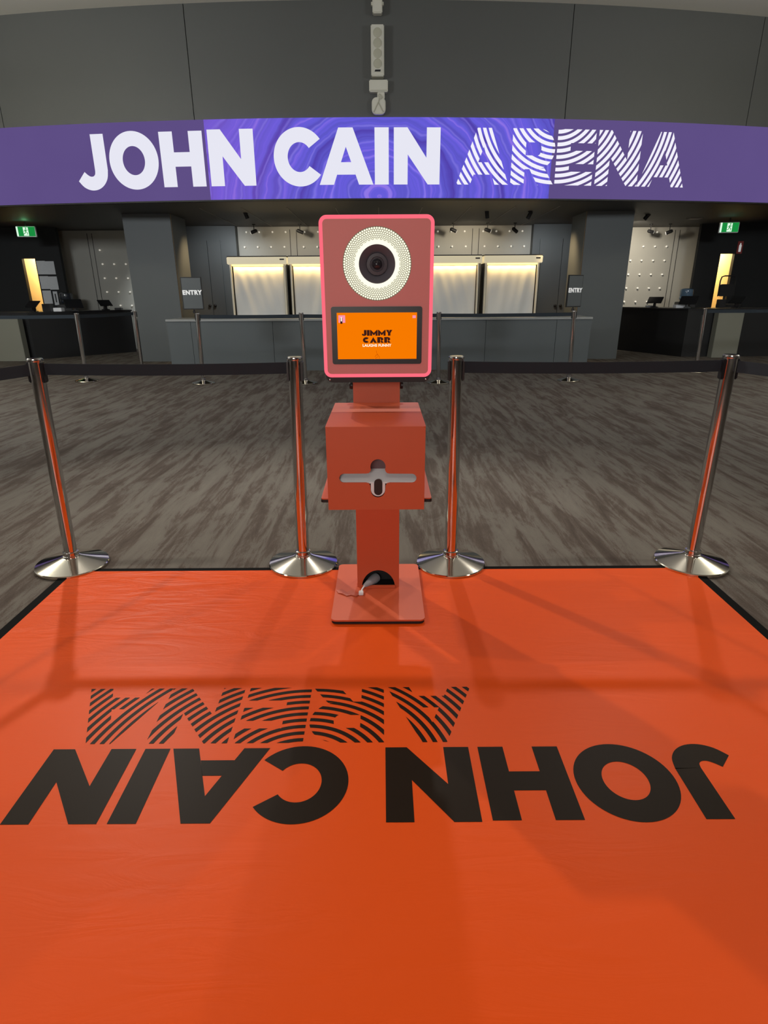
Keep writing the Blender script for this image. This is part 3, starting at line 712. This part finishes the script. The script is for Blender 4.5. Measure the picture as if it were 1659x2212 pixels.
# screen head
HD = 2.15
def h(x, y): p = PY(x, y, HD); return (p.x, p.z)
hx0 = h(688.5, 640)[0]; hx1 = h(939.5, 640)[0]; hz1 = h(814, 463)[1]; hz0 = h(814, 815)[1]
hx0 = -0.2245 + (hx0 + .2245); 
rr = 0.026
hx0, hx1 = (h(694, 640)[0], h(935.5, 640)[0])
rc = PY(814.5, 570.5, HD); RO = (h(888.5, 570)[0] - h(740, 570)[0]) / 2; RI = (h(853.5, 570)[0] - h(776, 570)[0]) / 2
plate([rrect(hx0, hx1, hz0, hz1, rr, 8), rrect(hx0 + .02, hx1 - .02, hz0 + .02, hz1 - .02, rr - .015, 8)[::-1]], HD + 0.004, 0.012, 'led_edge', M['pinkglow'], K)
plate([rrect(hx0 + .004, hx1 - .004, hz0 - .020, hz1 - .004, rr, 8), [(rc.x + RI * 1.06 * cos(2 * pi * k / 48), rc.z + RI * 1.06 * sin(2 * pi * k / 48)) for k in range(48)][::-1]], HD + 0.0165, 0.11, 'head_shell', M['black'], K)
bw = 0.0125
bez = rrect(*(h(717, 730)[0], h(911, 730)[0], h(0, 791)[1], h(0, 667)[1]), 0.008)
circ = [(rc.x + RO * cos(2 * pi * k / 72), rc.z + RO * sin(2 * pi * k / 72)) for k in range(72)]
plate([rrect(hx0 + bw, hx1 - bw, hz0 + bw, hz1 - bw, rr - .012, 8), circ[::-1]], HD, 0.004, 'face_panel', M['hazyface'], K)
# ring light
ring = plate([circ, [(rc.x + RI * .95 * cos(2 * pi * k / 72), rc.z + RI * .95 * sin(2 * pi * k / 72)) for k in range(72)][::-1]], HD + 0.0015, 0.0025, 'ring_light', M['ringback'], K)
NA = 84; mb = MB(); lr = math.log(RO * 0.985); step = 2 * pi / NA * 0.866; j = 0
while True:
    rad = math.exp(lr - j * step)
    if rad < RI * 1.25: break
    dr = rad * 2 * pi / NA * 0.43
    for i in range(NA):
        a = 2 * pi * (i + 0.5 * (j % 2)) / NA; cx, cz = rc.x + (rad - dr) * cos(a), rc.z + (rad - dr) * sin(a)
        mb.add([(cx + dr * cos(a + k * pi / 3 + .5), HD + 0.0009, cz + dr * sin(a + k * pi / 3 + .5)) for k in range(6)], [tuple(range(6))])
    j += 1
mb.build('light_cells', M['ringglow'], ring)
mb = MB(); n = 72; vs = []; fs = []
for k in range(n):
    a = 2 * pi * k / n
    for r_ in (RI * 0.97, RI * (1.27 + 0.03 * ((k % 2) * 2 - 1))): vs.append((rc.x + r_ * cos(a), HD + 0.0012, rc.z + r_ * sin(a)))
for k in range(n): k2 = (k + 1) % n; fs.append((2 * k, 2 * k2, 2 * k2 + 1, 2 * k + 1))
mb.add(vs, fs).build('inner_glow', M['ringinner'], ring)
cx, cz = rc.x, rc.z
cm = MB().lathe([(RI * .60, 0.034), (RI * .60, 0.016), (RI * .90, -0.002), (RI * 1.0, -0.005), (RI * 1.02, 0.0), (RI * 1.0, 0.036)], 56, (cx, HD, cz), 'y').build('camera_hood', M['lens'], K, smooth=35)
MB().lathe([(RI * .58, 0.020), (RI * .58, 0.010), (RI * .40, 0.008), (RI * .38, 0.012), (RI * .30, 0.010), (RI * .28, 0.015), (0.001, 0.014)], 48, (cx, HD, cz), 'y').build('camera_barrel', M['barrel'], cm, smooth=35)
MB().lathe([(RI * .27, 0.012), (RI * .2, 0.006), (RI * .1, 0.004), (0.001, 0.003)], 32, (cx, HD, cz), 'y').build('camera_lens', M['lens2'], cm, smooth=60)
# touch screen
bz = plate([bez], HD - 0.004, 0.008, 'touch_screen', M['blackplastic'], K, bevel=0.0012)
x0, x1 = h(729, 730)[0], h(900, 730)[0]; z0, z1 = h(0, 780)[1], h(0, 680)[1]
MB().box(x0, x1, HD - .0048, HD - .0044, z0, z1).build('display', M['screen_orange'], bz)
def scr_text(s, px, py, wpx, hpx, m, name, off=0.0, depth=0.0002, space=1.0):
    v, f = text_mesh(s, 0.02, 0, off, space)
    xs = [a[0] for a in v]; ys = [a[1] for a in v]
    sx = (h(px + wpx / 2, py)[0] - h(px - wpx / 2, py)[0]) / (max(xs) - min(xs)); sz = (h(0, py - hpx / 2)[1] - h(0, py + hpx / 2)[1]) / (max(ys) - min(ys))
    mx, my = (max(xs) + min(xs)) / 2, (max(ys) + min(ys)) / 2; c = h(px, py)
    MB().add([(c[0] + (a[0] - mx) * sx, HD - .0049 - depth, c[1] + (a[1] - my) * sz) for a in v], f).build(name, m, bz)
def deco(word, px, py, wpx, hpx):
    G = {'J': (.78, [R4(.36, .78, .2, 1), [(0, .30), (.10, .05), (.30, 0), (.55, 0), (.78, .2), (.36, .2), (.2, .38)]]), 'I': (.42, [R4(0, .42, 0, 1)]),
         'M': (1.22, [[(0, 0), (.34, 0), (.34, .8), (.14, 1), (0, 1)], [(.88, 0), (1.22, 0), (1.22, 1), (1.08, 1), (.88, .8)], [(.34, .8), (.34, .42), (.52, .12), (.61, .5)], [(.61, .5), (.52, .12), (.70, .12)], [(.61, .5), (.70, .12), (.88, .42), (.88, .8)]]),
         'Y': (1.02, [R4(.31, .71, 0, .45), [(.31, .45), (.71, .45), (.51, .62)], [(0, 1), (.31, .45), (.51, .62), (.44, 1)], [(.58, 1), (.51, .62), (.71, .45), (1.02, 1)]]),
         'C': (1.0, ringseg(.52, .5, 42, 318, (.52, .5), (.14, .13), 24)), 'A': (1.12, [[(0, 0), (.40, 0), (.56, .32), (.56, 1)], [(.56, 1), (.56, .32), (.72, 0), (1.12, 0)]]),
         'R': (1.02, [R4(0, .45, 0, 1), [(.45, .35), (.62, 0), (1.02, 0), (.78, .35)]] + ringseg(.45, .66, -65, 90, (.50, .34), (.10, .08), 12))}
    W = sum(G[c][0] for c in word) + .06 * (len(word) - 1); sx = (h(px + wpx / 2, py)[0] - h(px - wpx / 2, py)[0]) / W; sz = h(0, py - hpx / 2)[1] - h(0, py + hpx / 2)[1]
    x = h(px - wpx / 2, py)[0]; zb = h(px, py + hpx / 2)[1]
    for c in word:
        mb = MB()
        for i, P in enumerate(G[c][1]): mb.add([(x + a * sx, HD - .0051 - i * .00002, zb + b * sz) for a, b in P], [tuple(range(len(P)))])
        mb.build('title_letter', M['screen_brown'], bz); x += (G[c][0] + .06) * sx
deco('JIMMY', 814.5, 718.8, 66, 12.5)
deco('CARR', 814, 734.2, 60, 12.5)
scr_text('LAUGHS FUNNY', 814.5, 745.8, 62, 6.0, M['screen_white'], 'subtitle_text', 0.0007, space=1.02)
a = h(731, 681); b = h(746, 697)
MB().box(a[0], b[0], HD - .0052, HD - .0049, b[1], a[1]).build('corner_icon', M['screen_pink'], bz)
a = h(735, 684); b = h(740, 698)
MB().box(a[0], b[0], HD - .0056, HD - .0053, b[1] - .002, a[1] - .004).build('icon_mark', M['screen_brown'], bz)
a = h(736, 685); b = h(739, 694)
MB().box(a[0], b[0], HD - .0060, HD - .0057, b[1], a[1]).build('icon_mark', M['screen_white'], bz)
a = h(891, 681); b = h(898, 687)
MB().box(a[0], b[0], HD - .0052, HD - .0049, b[1], a[1]).build('corner_icon', M['screen_pink'], bz)
def ht3(*P): return [(h(x, y)[0], HD - .0052, h(x, y)[1]) for x, y in P]
MB().tube(ht3((813, 757), (814, 763), (817, 767)), 0.0008, 6).tube(ht3((810, 771), (812, 767), (816, 765)), 0.0009, 6).tube(ht3((815, 766), (819, 769), (820, 774)), 0.0009, 6).tube(ht3((810, 776), (813, 772), (817, 770)), 0.0008, 6).build('touch_icon', M['screen_red'], bz)
# head bracket knobs and corner screws
for s in (-1, 1):
    MB().lathe([(0.001, 0), (0.014, 0), (0.016, 0.004), (0.016, 0.012), (0.001, 0.014)], 20, (KX + s * (PW + .001) - (0.014 if s < 0 else 0), 2.385, PY(764, 832, 2.385).z), 'x').build('clamp_knob', M['blackplastic'], K, smooth=30)
    MB().lathe([(0.001, -.002), (0.003, -.0015), (0.003, 0)], 12, ((hx0 if s < 0 else hx1) - s * 0.018, HD + .0165, hz0 - .010), 'y').build('corner_screw', M['steel'], K)
# cable gland with white plug and orange tape on the base plate
cp = PY(810, 1250, 2.40); ce = PY(787, 1268, 2.325)
pg = empty('power_plug', (ce.x, ce.y, ZP), 'grey cone cable plug poking out of the round hole in the kiosk foot', 'cable plug')
d = Vector((ce.x, ce.y, ZP + .018)); c0 = Vector((PY(806, 1252, 2.385).x, 2.385, PY(806, 1252, 2.385).z))
MB().tube([c0 + (c0 - d) * .35, c0 + (c0 - d) * 0.1, c0, c0.lerp(d, .2), c0.lerp(d, .95), d], [0.022, 0.023, 0.0215, 0.020, 0.008, 0.0055], 20).build('cone', M['greyplug'], pg, smooth=40)
w0 = PZ(779, 1280, ZP + .008)
MB().tube([d, d.lerp(w0, .5) + Vector((0, 0, .002)), w0], 0.0035, 10).build('cable', M['white'], pg, smooth=40)
MB().box(w0.x - .008, w0.x + .012, w0.y - .014, w0.y + .010, ZP + .001, ZP + .014).build('connector', M['white'], pg, bevel=0.002)
tpp = [PZ(x, y, ZP + .0015) for x, y in ((727, 1276), (738, 1275), (748, 1279), (758, 1277), (769, 1283), (778, 1284), (769, 1289), (758, 1286), (749, 1288), (740, 1284), (730, 1281))]
mb = MB(); n = len(tpp)
mb.add([p for p in tpp] + [p + Vector((0, 0, .0035 + .002 * sin(i * 2.3))) for i, p in enumerate(tpp)], [tuple(range(n))[::-1], tuple(range(n, 2 * n))] + [(i, (i + 1) % n, n + (i + 1) % n, n + i) for i in range(n)])
tag(mb.build('tape_scrap', mat('crumpled_orange_tape', (0.55, 0.12, 0.07), 0.45)), 'crumpled strip of orange tape on the kiosk base plate beside the plug', 'tape')

# ------------------------------------------------------------------ central counter
sc_ = empty('service_counter', (0, 10.9, 0), 'long grey panelled ticket counter in the middle, below the curved screen', 'counter')
CY = 10.44; cxl, cxr = PY(365, 740, CY).x, PY(1273, 740, CY).x; ct = PY(830, 688, CY).z
seams = [cxl] + [PY(x, 740, CY).x for x in (416, 591, 766, 914, 1048, 1199)] + [cxr]
mb = MB()
for a, b in zip(seams[:-1], seams[1:]): mb.box(a + .003, b - .003, CY, CY + .03, 0.0, ct - .03)
mb.build('front_panels', M['counter'], sc_)
MB().box(cxl + .02, cxr - .02, CY + .035, CY + 0.7, 0.0, ct - .03).build('carcass', M['dark'], sc_)
MB().box(cxl - .01, cxr + .01, CY - .02, CY + 0.72, ct - .03, ct + .005).build('worktop', mat('grey_worktop', (0.30, 0.31, 0.31), 0.3), sc_, bevel=.003)

# display fridges covered with white sheets
FD = 12.9
def sheet_mesh(x0, x1, z0, z1, y, seed):
    rnd = random.Random(seed); ph = [rnd.uniform(0, 6) for _ in range(6)]; nx, nz = 60, 30; vs = []; fs = []
    for j in range(nz + 1):
        t = j / nz
        for i in range(nx + 1):
            s = i / nx; sl = s + 0.25 * (t - .5) * (1 if seed % 2 else -1)
            fold = 0.018 * sin(sl * 17 + ph[0]) * (1 - t) ** .5 + 0.012 * sin(sl * 31 + ph[1] + t * 2) + 0.02 * sin((s - t) * 7 + ph[2]) * (1 - t)
            vs.append((x0 + (x1 - x0) * s, y - 0.01 + fold * 0.5, z0 + (z1 - z0) * t))
    for j in range(nz):
        for i in range(nx): k = j * (nx + 1) + i; fs.append((k, k + 1, k + nx + 2, k + nx + 1))
    return MB().add(vs, fs)
fr = [(491, 620, 'leftmost cream display fridge under a white sheet, behind the counter'), (622, 751, 'cream sheeted display fridge partly hidden by the kiosk on its left side'),
      (910, 1041, 'cream sheeted display fridge partly hidden by the kiosk on its right side'), (1045, 1171, 'rightmost cream display fridge under a creased white sheet')]
for i, (pa, pb, lab) in enumerate(fr):
    pa_top = pa; a = PY(pa, 563, FD).x; b = PY(pb, 563, FD).x
    zt = PY(600, 555, FD).z; zh = PY(600, 571, FD).z
    t = empty('display_fridge', ((a + b) / 2, FD + .3, 0), lab, 'display fridge', 'covered display fridges behind the counter')
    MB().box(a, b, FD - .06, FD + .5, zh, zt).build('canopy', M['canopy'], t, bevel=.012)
    MB().box(b - .14, b - .05, FD - .063, FD - .06, zt - .06, zt - .035).build('badge', M['black'], t)
    MB().box(a + .01, b - .01, FD - .05, FD + .45, zt, zt + .02).build('lid', M['dark'], t)
    MB().box(a + .08, b - .08, FD + .0, FD + .04, zh - .03, zh - .002).build('strip_lamp', M['striplight'], t)
    for x0 in (a + .035, b - .085):
        MB().box(x0, x0 + .035, FD - .01, FD + .03, 0.25, zh).build('side_post', M['fridge'], t, bevel=.004)
    MB().box(a + .03, b - .03, FD + .02, FD + .5, 0.0, 0.78).build('cabinet', M['dark'], t)
    MB().box(a + .02, a + .032, FD + .04, FD + .5, 0.78, zh).build('side_panel', M['dark'], t); MB().box(b - .032, b - .02, FD + .04, FD + .5, 0.78, zh).build('side_panel', M['dark'], t)
    sheet_mesh(a + .09, b - .10, 0.72, zh - .02, FD + .075, i + 3).build('sheet', M['sheet'], t, smooth=80)
    area('fridge_strip_light', ((a + b) / 2, FD + .02, zh - .04), (b - a) * .85, 3.2, (1, 0.66, 0.22), aim=((a + b) / 2, FD + .06, 0.9), sy=.03)

# spot lamps seen on and under the recess ceiling
def track_spot(px, py, D, ang, lit, label, flip=1):
    p = PY(px, py, D)
    t = empty('track_spotlight', (p.x, p.y, ZS), label, 'spotlight', 'small spotlights of the ticket hall ceiling')
    MB().lathe([(0.001, 0), (0.035, 0), (0.035, -.015), (0.001, -.018)], 14, (p.x, p.y, ZS)).build('mount', M['black'], t)
    MB().tube([(p.x, p.y, ZS - .01), (p.x, p.y, p.z + .03)], 0.008, 8).build('stem', M['black'], t)
    dv = Vector((sin(ang) * flip, 0.35, -cos(ang))).normalized()
    a = Vector((p.x, p.y, p.z)) - dv * .07; b = Vector((p.x, p.y, p.z)) + dv * .07
    MB().tube([a, a + dv * .02, b], [0.022, 0.036, 0.036], 16).build('lamp_head', M['black'], t, smooth=40)
    if lit: MB().tube([b - dv * .004, b + dv * .006], 0.034, 16).build('lamp_lens', M['lamplens'], t)
for a in ((549, 500, 13.9, 1.3, 1, 'lit spotlight above the leftmost covered fridge', -1), (648, 500, 13.9, 1.2, 0, 'unlit spotlight close to the kiosk on its left side', 1),
          (979, 497, 13.9, 1.2, 1, 'lit spotlight above the fridge right of the kiosk', 1), (1053, 497, 13.9, 1.3, 1, 'lit spotlight above the gap between the two right fridges', 1),
          (1112, 497, 13.9, 1.0, 0, 'unlit spotlight above the rightmost covered fridge', 1), (1052, 462, 12.0, 0.2, 0, 'black hanging spotlight nearer the screen, right of the kiosk', 1),
          (1144, 464, 12.0, 0.4, 0, 'black hanging spotlight nearest the right column', -1), (531, 463, 12.0, 0.3, 0, 'black hanging spotlight left of the kiosk, nearer the screen', 1),
          (1398, 467, 12.6, 0.6, 0, 'black hanging spotlight in the right alcove beside the column', -1), (1405, 500, 14.3, 1.4, 1, 'lit spotlight on the right alcove peg wall beside the column', 1), (1446, 501, 14.3, 1.2, 1, 'lit spotlight on the right alcove peg wall above the water bottle side', -1)):
    track_spot(*a)
p = PZ(1500, 471, ZS)
tag(MB().box(p.x - .12, p.x + .12, p.y - .10, p.y + .10, ZS - .02, ZS).build('ceiling_vent', mat('dull_vent', (0.25, 0.23, 0.2), .5)), 'small flat grey plate on the dark soffit before the right exit sign', 'vent')

# ------------------------------------------------------------------ side counters
def side_counter(pts, h, label):
    t = empty('black_counter', (pts[0][0], pts[0][1], 0), label, 'counter')
    MB().prism(pts, 0.0, h - .03).build('front', M['black'], t)
    c = Vector((sum(p[0] for p in pts) / len(pts), sum(p[1] for p in pts) / len(pts)))
    MB().prism([tuple(c + (Vector(p) - c) * 1.01) for p in pts], h - .03, h).build('worktop', M['blackplastic'], t)
    return t
SH = PY(288, 669, 14.2).z
side_counter([(-10.5, 12.45), (-7.15, 12.55), (-5.72, 14.2), (-6.3, 14.28), (-7.45, 13.2), (-10.5, 13.15)], SH, 'black ticket counter in the left alcove with tablets on top')
side_counter([(10.5, 12.4), (6.1, 12.35), (5.35, 14.1), (5.95, 14.25), (6.6, 13.1), (10.5, 13.1)][::-1], SH, 'black ticket counter in the right alcove with tablets on top')
a, b = PZ(5, 780), PZ(68, 778)
tag(MB().box(a.x - .05, b.x, 12.25, 12.42, 0, 0.86).build('desk_panel', M['greydesk'], bevel=.004), 'olive grey desk front panel at the far left before the black counter', 'desk panel')
a, b = PZ(1533, 772), PZ(1594, 773)
dk = empty('desk_panel', (a.x, 12.2, 0), 'olive grey desk front panel at the far right before the black counter', 'desk panel')
MB().box(a.x, b.x, 12.15, 12.32, 0, 0.86).build('front', M['greydesk'], dk, bevel=.004)
MB().box(a.x - .01, b.x + .01, 12.13, 12.34, 0.86, 0.885).build('top_edge', mat('pale_edge', (.45, .44, .40), .4), dk, bevel=.003)

def tablet(px, py, D, rz, label, w=.26, hh=.19, tilt=50):
    p = PY(px, py, D)
    t = empty('tablet_stand', (p.x, D, SH + .001), label, 'tablet', 'tablets on the black side counters', rz)
    MB().prism([(-.07, 0), (.07, 0), (.07, .015), (.015, .03), (.012, .12), (-.012, .12), (-.015, .03), (-.07, .015)], -.05, .05, 'y').build('foot', M['blackplastic'], t, local=True)
    o = MB().box(-w / 2, w / 2, -.008, .008, -hh / 2, hh / 2).build('tablet_body', M['blackplastic'], t, bevel=.004, local=True, loc=(0, 0, .15), rot=(radians(-tilt), 0, 0))
    MB().box(-w / 2 + .012, w / 2 - .012, .0085, .0095, -hh / 2 + .012, hh / 2 - .012).build('tablet_glass', M['tabletglass'], o, local=True)
    return t
tablet(160, 664, 13.15, radians(35), 'tilted black tablet on the left counter nearest the white box', w=.34, hh=.26)
tablet(228, 664, 13.9, radians(50), 'tilted black tablet at the inner end of the left counter', w=.28)
tablet(72, 666, 12.8, radians(-20), 'black tablet on the left counter under the yellow doorway', w=.30)
tablet(1414, 658, 13.4, radians(-40), 'tilted black tablet at the inner end of the right counter', w=.30)
tablet(1486, 662, 12.9, radians(-40), 'tilted black tablet on the right counter in front of the water bottle', w=.34, hh=.24)
tablet(1590, 662, 12.8, radians(-60), 'black tablet standing on the right counter beside the office chair', w=.28)
def cbox(name, x0, x1, y0, y1, D, m, label, cat, dep=.15):
    a, b = PY(x0, y1, D), PY(x1, y0, D)
    return tag(MB().box(a.x, b.x, D, D + dep, SH + .001, SH + .001 + (b.z - a.z)).build(name, m, bevel=.006), label, cat)
cbox('tissue_box', 116, 132, 668, 676, 13.0, M['white'], 'small white box on the left counter beside the tablet', 'box')
cbox('receipt_printer', 93, 107, 660, 677, 12.9, M['blackplastic'], 'dark receipt printer on the left counter below the papers', 'printer')
cbox('card_reader', 248, 262, 668, 673, 13.9, M['blackplastic'], 'small dark card reader at the inner end of the left counter', 'card reader', .1)
cbox('notepad', 1460, 1480, 660, 667, 13.0, M['white'], 'white notepad on the right counter beside a tablet', 'paper')
cbox('receipt_printer', 1553, 1569, 650, 668, 12.9, M['blackplastic'], 'dark receipt printer on the right counter below the doorway', 'printer')
cbox('card_reader', 1397, 1410, 664, 668, 13.6, M['greyplug'], 'grey card reader at the inner end of the right counter', 'card reader', .1)

def water_cooler(px, ptop, pbot, D, label, wm='water'):
    p = PY(px, pbot, D); t = empty('water_cooler', (p.x, D, 0), label, 'water cooler')
    zb = p.z; zt = PY(px, ptop, D).z
    MB().box(p.x - .16, p.x + .16, D - .16, D + .16, 0, zb).build('cabinet', M['dark'], t, bevel=.01)
    hh = zt - zb
    MB().lathe([(0.03, 0), (0.10, 0.02), (0.135, .06), (0.135, hh * .35), (0.128, hh * .4), (0.135, hh * .45), (0.135, hh * .8), (0.128, hh * .93), (0.09, hh), (0.001, hh)], 28, (p.x, D, zb)).build('bottle', M[wm], t, smooth=50)
water_cooler(1480, 623, 652, 13.75, 'blue water cooler bottle in the right alcove before the black wall')
water_cooler(146, 632, 658, 14.05, 'dark water cooler bottle in the left alcove beside the papers', 'darkwater')

# papers on the left black wall
PD = ED - .004
lab = ['top left', 'top right', 'middle left', 'middle right', 'bottom left']
for i, (a, b) in enumerate((((320, 525), (390, 645)), ((392, 528), (468, 645)), ((343, 655), (420, 770)), ((416, 658), (497, 775)), ((365, 778), (447, 895)))):
    p0 = PY(*c3(*a), PD); p1 = PY(*c3(*b), PD); cx_ = (PY(*c3((a[0] + b[0]) / 2, (a[1] + b[1]) / 2), PD)).x; hw = 0.098
    tag(MB().box(cx_ - hw, cx_ + hw, PD - .002, PD, p1.z + .006, p0.z - .006).build('paper_notice', M['paper']), 'printed paper notice on the left black wall, %s of the set' % lab[i], 'notice', 'paper notices by the left doorway')
p0 = PY(*c3(450, 788), PD); p1 = PY(*c3(520, 905), PD)
fr_ = empty('framed_notice', ((p0.x + p1.x) / 2, PD, p1.z), 'white framed notice with a dark picture, bottom right of the paper set', 'notice')
MB().box(p0.x, p1.x - .03, PD - .01, PD, p1.z, p0.z).build('frame', M['paper'], fr_)
MB().box(p0.x + .035, p1.x - .065, PD - .012, PD - .01, p1.z + .06, p0.z - .05).build('picture', M['dark'], fr_)

# exit signs
def exit_sign(x0, x1, y0, y1, D, rz, label):
    a = PY((x0 + x1) / 2, (y0 + y1) / 2, D); w = (PY(x1, y0, D).x - PY(x0, y0, D).x); hh = PY(x0, y0, D).z - PY(x0, y1, D).z
    t = empty('exit_sign', tuple(a), label, 'exit sign', 'green exit signs', rz)
    MB().box(-w / 2, w / 2, -.03, .03, -hh / 2, hh / 2).build('housing', M['white'], t, bevel=.006, local=True)
    MB().box(-w / 2 + .012, w / 2 - .012, -.034, -.031, -hh / 2 + .012, hh / 2 - .012).build('sign_face', M['green'], t, local=True)
    MB().box(-w * .13, w * .13, -.037, -.035, -hh / 2 + .02, hh / 2 - .02).box(-w * .49, -w * .40, -.037, -.035, -hh / 2 + .01, hh / 2 - .01).build('white_panel', M['exitwhite'], t, local=True)
    k = hh * .36
    def L(*P): return [(x * k, -.039, z * k) for x, z in P]
    mb = MB().tube(L((.05, .55), (-.05, -.05)), .16 * k, 8).tube(L((0, .45), (.4, .3), (.55, .45)), .07 * k, 6).tube(L((0, .45), (-.4, .25), (-.45, -.05)), .07 * k, 6)
    mb.tube(L((-.05, -.05), (.35, -.3), (.3, -.8)), .09 * k, 6).tube(L((-.05, -.05), (-.3, -.5), (-.65, -.65)), .09 * k, 6)
    mb.lathe([(0.001, -.01), (.17 * k, -.01), (.17 * k, .0), (.001, .001)], 12, (.12 * k, -.038, .85 * k), 'y')
    mb.build('running_figure', M['green'], t, local=True)
    MB().tube([(0, 0, hh / 2), (0, 0, ZS - a.z)], .012, 8).build('hanger', M['black'], t, local=True)
    return t
exit_sign(38, 77, 489, 512, 13.2, radians(8), 'green running man exit sign hanging over the left yellow doorway')
exit_sign(1555, 1594, 480, 503, 13.2, radians(-8), 'green running man exit sign hanging over the right yellow doorway')
point('exit_sign_light', (PY(57, 500, 13.0).x, 13.0, PY(57, 500, 13.0).z + .1), 0.5, (0.3, 1, 0.4), .05)
# red fire sign
a, b = PY(1590, 548, ED - .01), PY(1607, 521, ED - .01)
fs_ = empty('fire_sign', ((a.x + b.x) / 2, ED - .01, a.z), 'red fire extinguisher sign on the black wall right of the yellow doorway', 'sign')
MB().box(a.x, b.x, ED - .014, ED - .002, a.z, b.z).build('board', M['red'], fs_, bevel=.002)
mx, mz = (a.x + b.x) / 2, (a.z + b.z) / 2
MB().prism([(mx - .025, mz - .09), (mx + .025, mz - .09), (mx + .028, mz + .04), (mx + .01, mz + .07), (mx + .01, mz + .09), (mx - .01, mz + .09), (mx - .01, mz + .07), (mx - .028, mz + .04)], ED - .017, ED - .014, 'y').build('pictogram', M['signwhite'], fs_)
# office chair in front of the right doorway
p = PY(1563, 660, 13.9)
ch = empty('office_chair', (p.x, 13.9, 0), 'black office chair with open loop backrest before the right yellow doorway', 'chair')
zt = PY(1563, 596, 13.9).z
cx = p.x
MB().tube([(cx - .17, 13.9, zt - .42), (cx - .17, 13.9, zt - .1), (cx - .15, 13.9, zt - .02), (cx - .09, 13.9, zt), (cx + .09, 13.9, zt), (cx + .15, 13.9, zt - .02), (cx + .17, 13.9, zt - .1), (cx + .17, 13.9, zt - .42)], .014, 8).build('back_frame', M['black'], ch)
MB().prism(rrect(cx - .16, cx + .16, zt - .42, zt - .17, .04), 13.88, 13.92, 'y').build('backrest', M['black'], ch)
MB().prism(rrect(cx - .2, cx + .2, 13.5, 13.9, .06), zt - .66, zt - .58).build('seat', M['black'], ch)
MB().tube([(cx, 13.95, zt - .6), (cx, 13.95, zt - .3)], .02, 8).build('back_stem', M['black'], ch)
MB().tube([(cx, 13.7, 0.08), (cx, 13.7, zt - .64)], .03, 10).build('gas_column', M['black'], ch)
mb = MB()
for k in range(5): a = 2 * pi * k / 5; mb.tube([(cx, 13.7, .1), (cx + .24 * cos(a), 13.7 + .24 * sin(a), .05)], .018, 8); mb.lathe([(.001, -.02), (.03, -.02), (.03, .02), (.001, .02)], 12, (cx + .25 * cos(a), 13.7 + .25 * sin(a), .03), 'x')
mb.build('star_base', M['black'], ch)

# ------------------------------------------------------------------ fittings on the upper wall
WY = BD + 0.02
def w(x, y, D=BD): p = PY(x, y, D); return p.x, p.z
x0, z1 = w(801, 62); x1, z0 = w(830, 172)
sp = empty('column_speaker', ((x0 + x1) / 2, BD, z0), 'tall cream column speaker with four round drivers on the grey upper wall', 'speaker')
MB().box(x0, x1, BD - .16, BD - .005, z0, z1).build('cabinet', M['offwhite'], sp, bevel=.012)
MB().box(x0 + .035, x1 - .035, BD - .168, BD - .159, z0 + .045, z1 - .045).build('grille', M['offwhite'], sp, bevel=.004)
for i in range(4):
    _, zc = w(815, (80.5, 102.3, 124.5, 146)[i])
    MB().lathe([(.001, -.004), (.03, -.006), (.058, -.003), (.062, 0)], 28, ((x0 + x1) / 2, BD - .168, zc), 'y').build('driver', M['offwhite2'], sp, smooth=50)
_, zc = w(816, 161)
MB().prism([((x0 + x1) / 2 - .045, zc - .012), ((x0 + x1) / 2 + .04, zc - .012), ((x0 + x1) / 2 + .045, zc + .012), ((x0 + x1) / 2 - .035, zc + .012)], BD - .172, BD - .168, 'y').build('badge', M['black'], sp)
x0, z1 = w(804.5, 2); x1, z0 = w(826, 37)
hs = empty('wall_speaker', ((x0 + x1) / 2, BD, z0), 'small cream boxed speaker on the grey wall, topmost above the column speaker', 'speaker')
MB().box(x0, x1, BD - .14, BD - .03, z0, z1).build('cabinet', M['offwhite'], hs, bevel=.012)
MB().box(x0 - .02, x1 + .02, BD - .06, BD - .005, z0 + .12, z1 - .03).build('bracket', M['offwhite'], hs, bevel=.004)
x0, z1 = w(797.5, 177); x1, z0 = w(838, 203)
jb = empty('junction_box', ((x0 + x1) / 2, BD, z0), 'plain cream junction box between the column speaker and the wall lamp', 'junction box')
MB().box(x0, x1, BD - .11, BD - .005, z0, z1).build('cover', M['offwhite'], jb, bevel=.012)
MB().box(x0 + .02, x1 - .02, BD - .112, BD - .106, z0 + .018, z0 + .024).build('cover_seam', M['offwhite2'], jb)
x0, z1 = w(803, 214); x1, z0 = w(833, 252)
cv = empty('wall_lamp', ((x0 + x1) / 2, BD, z0), 'rounded cream fixture on a bracket just above the purple screen', 'wall fixture')
MB().prism(rrect(x0, x1, z0 + .01, z1, .07), BD - .10, BD - .02, 'y').build('shade', M['offwhite'], cv, bevel=.012)
a = w(815, 203); b = w(831, 217)
MB().box(a[0], b[0], BD - .09, BD - .005, b[1], a[1]).build('bracket', M['offwhite'], cv, bevel=.006)
def wp(*P): return [(w(x, y)[0], BD - .108, w(x, y)[1]) for x, y in P]
MB().tube(wp((808, 246), (812, 236), (818, 224), (820, 214), (817, 212), (820, 207), (826, 215), (822, 219)), .0055, 6).tube(wp((818, 226), (824, 238), (828, 246)), .0055, 6).build('safety_wire', M['offwhite2'], cv)
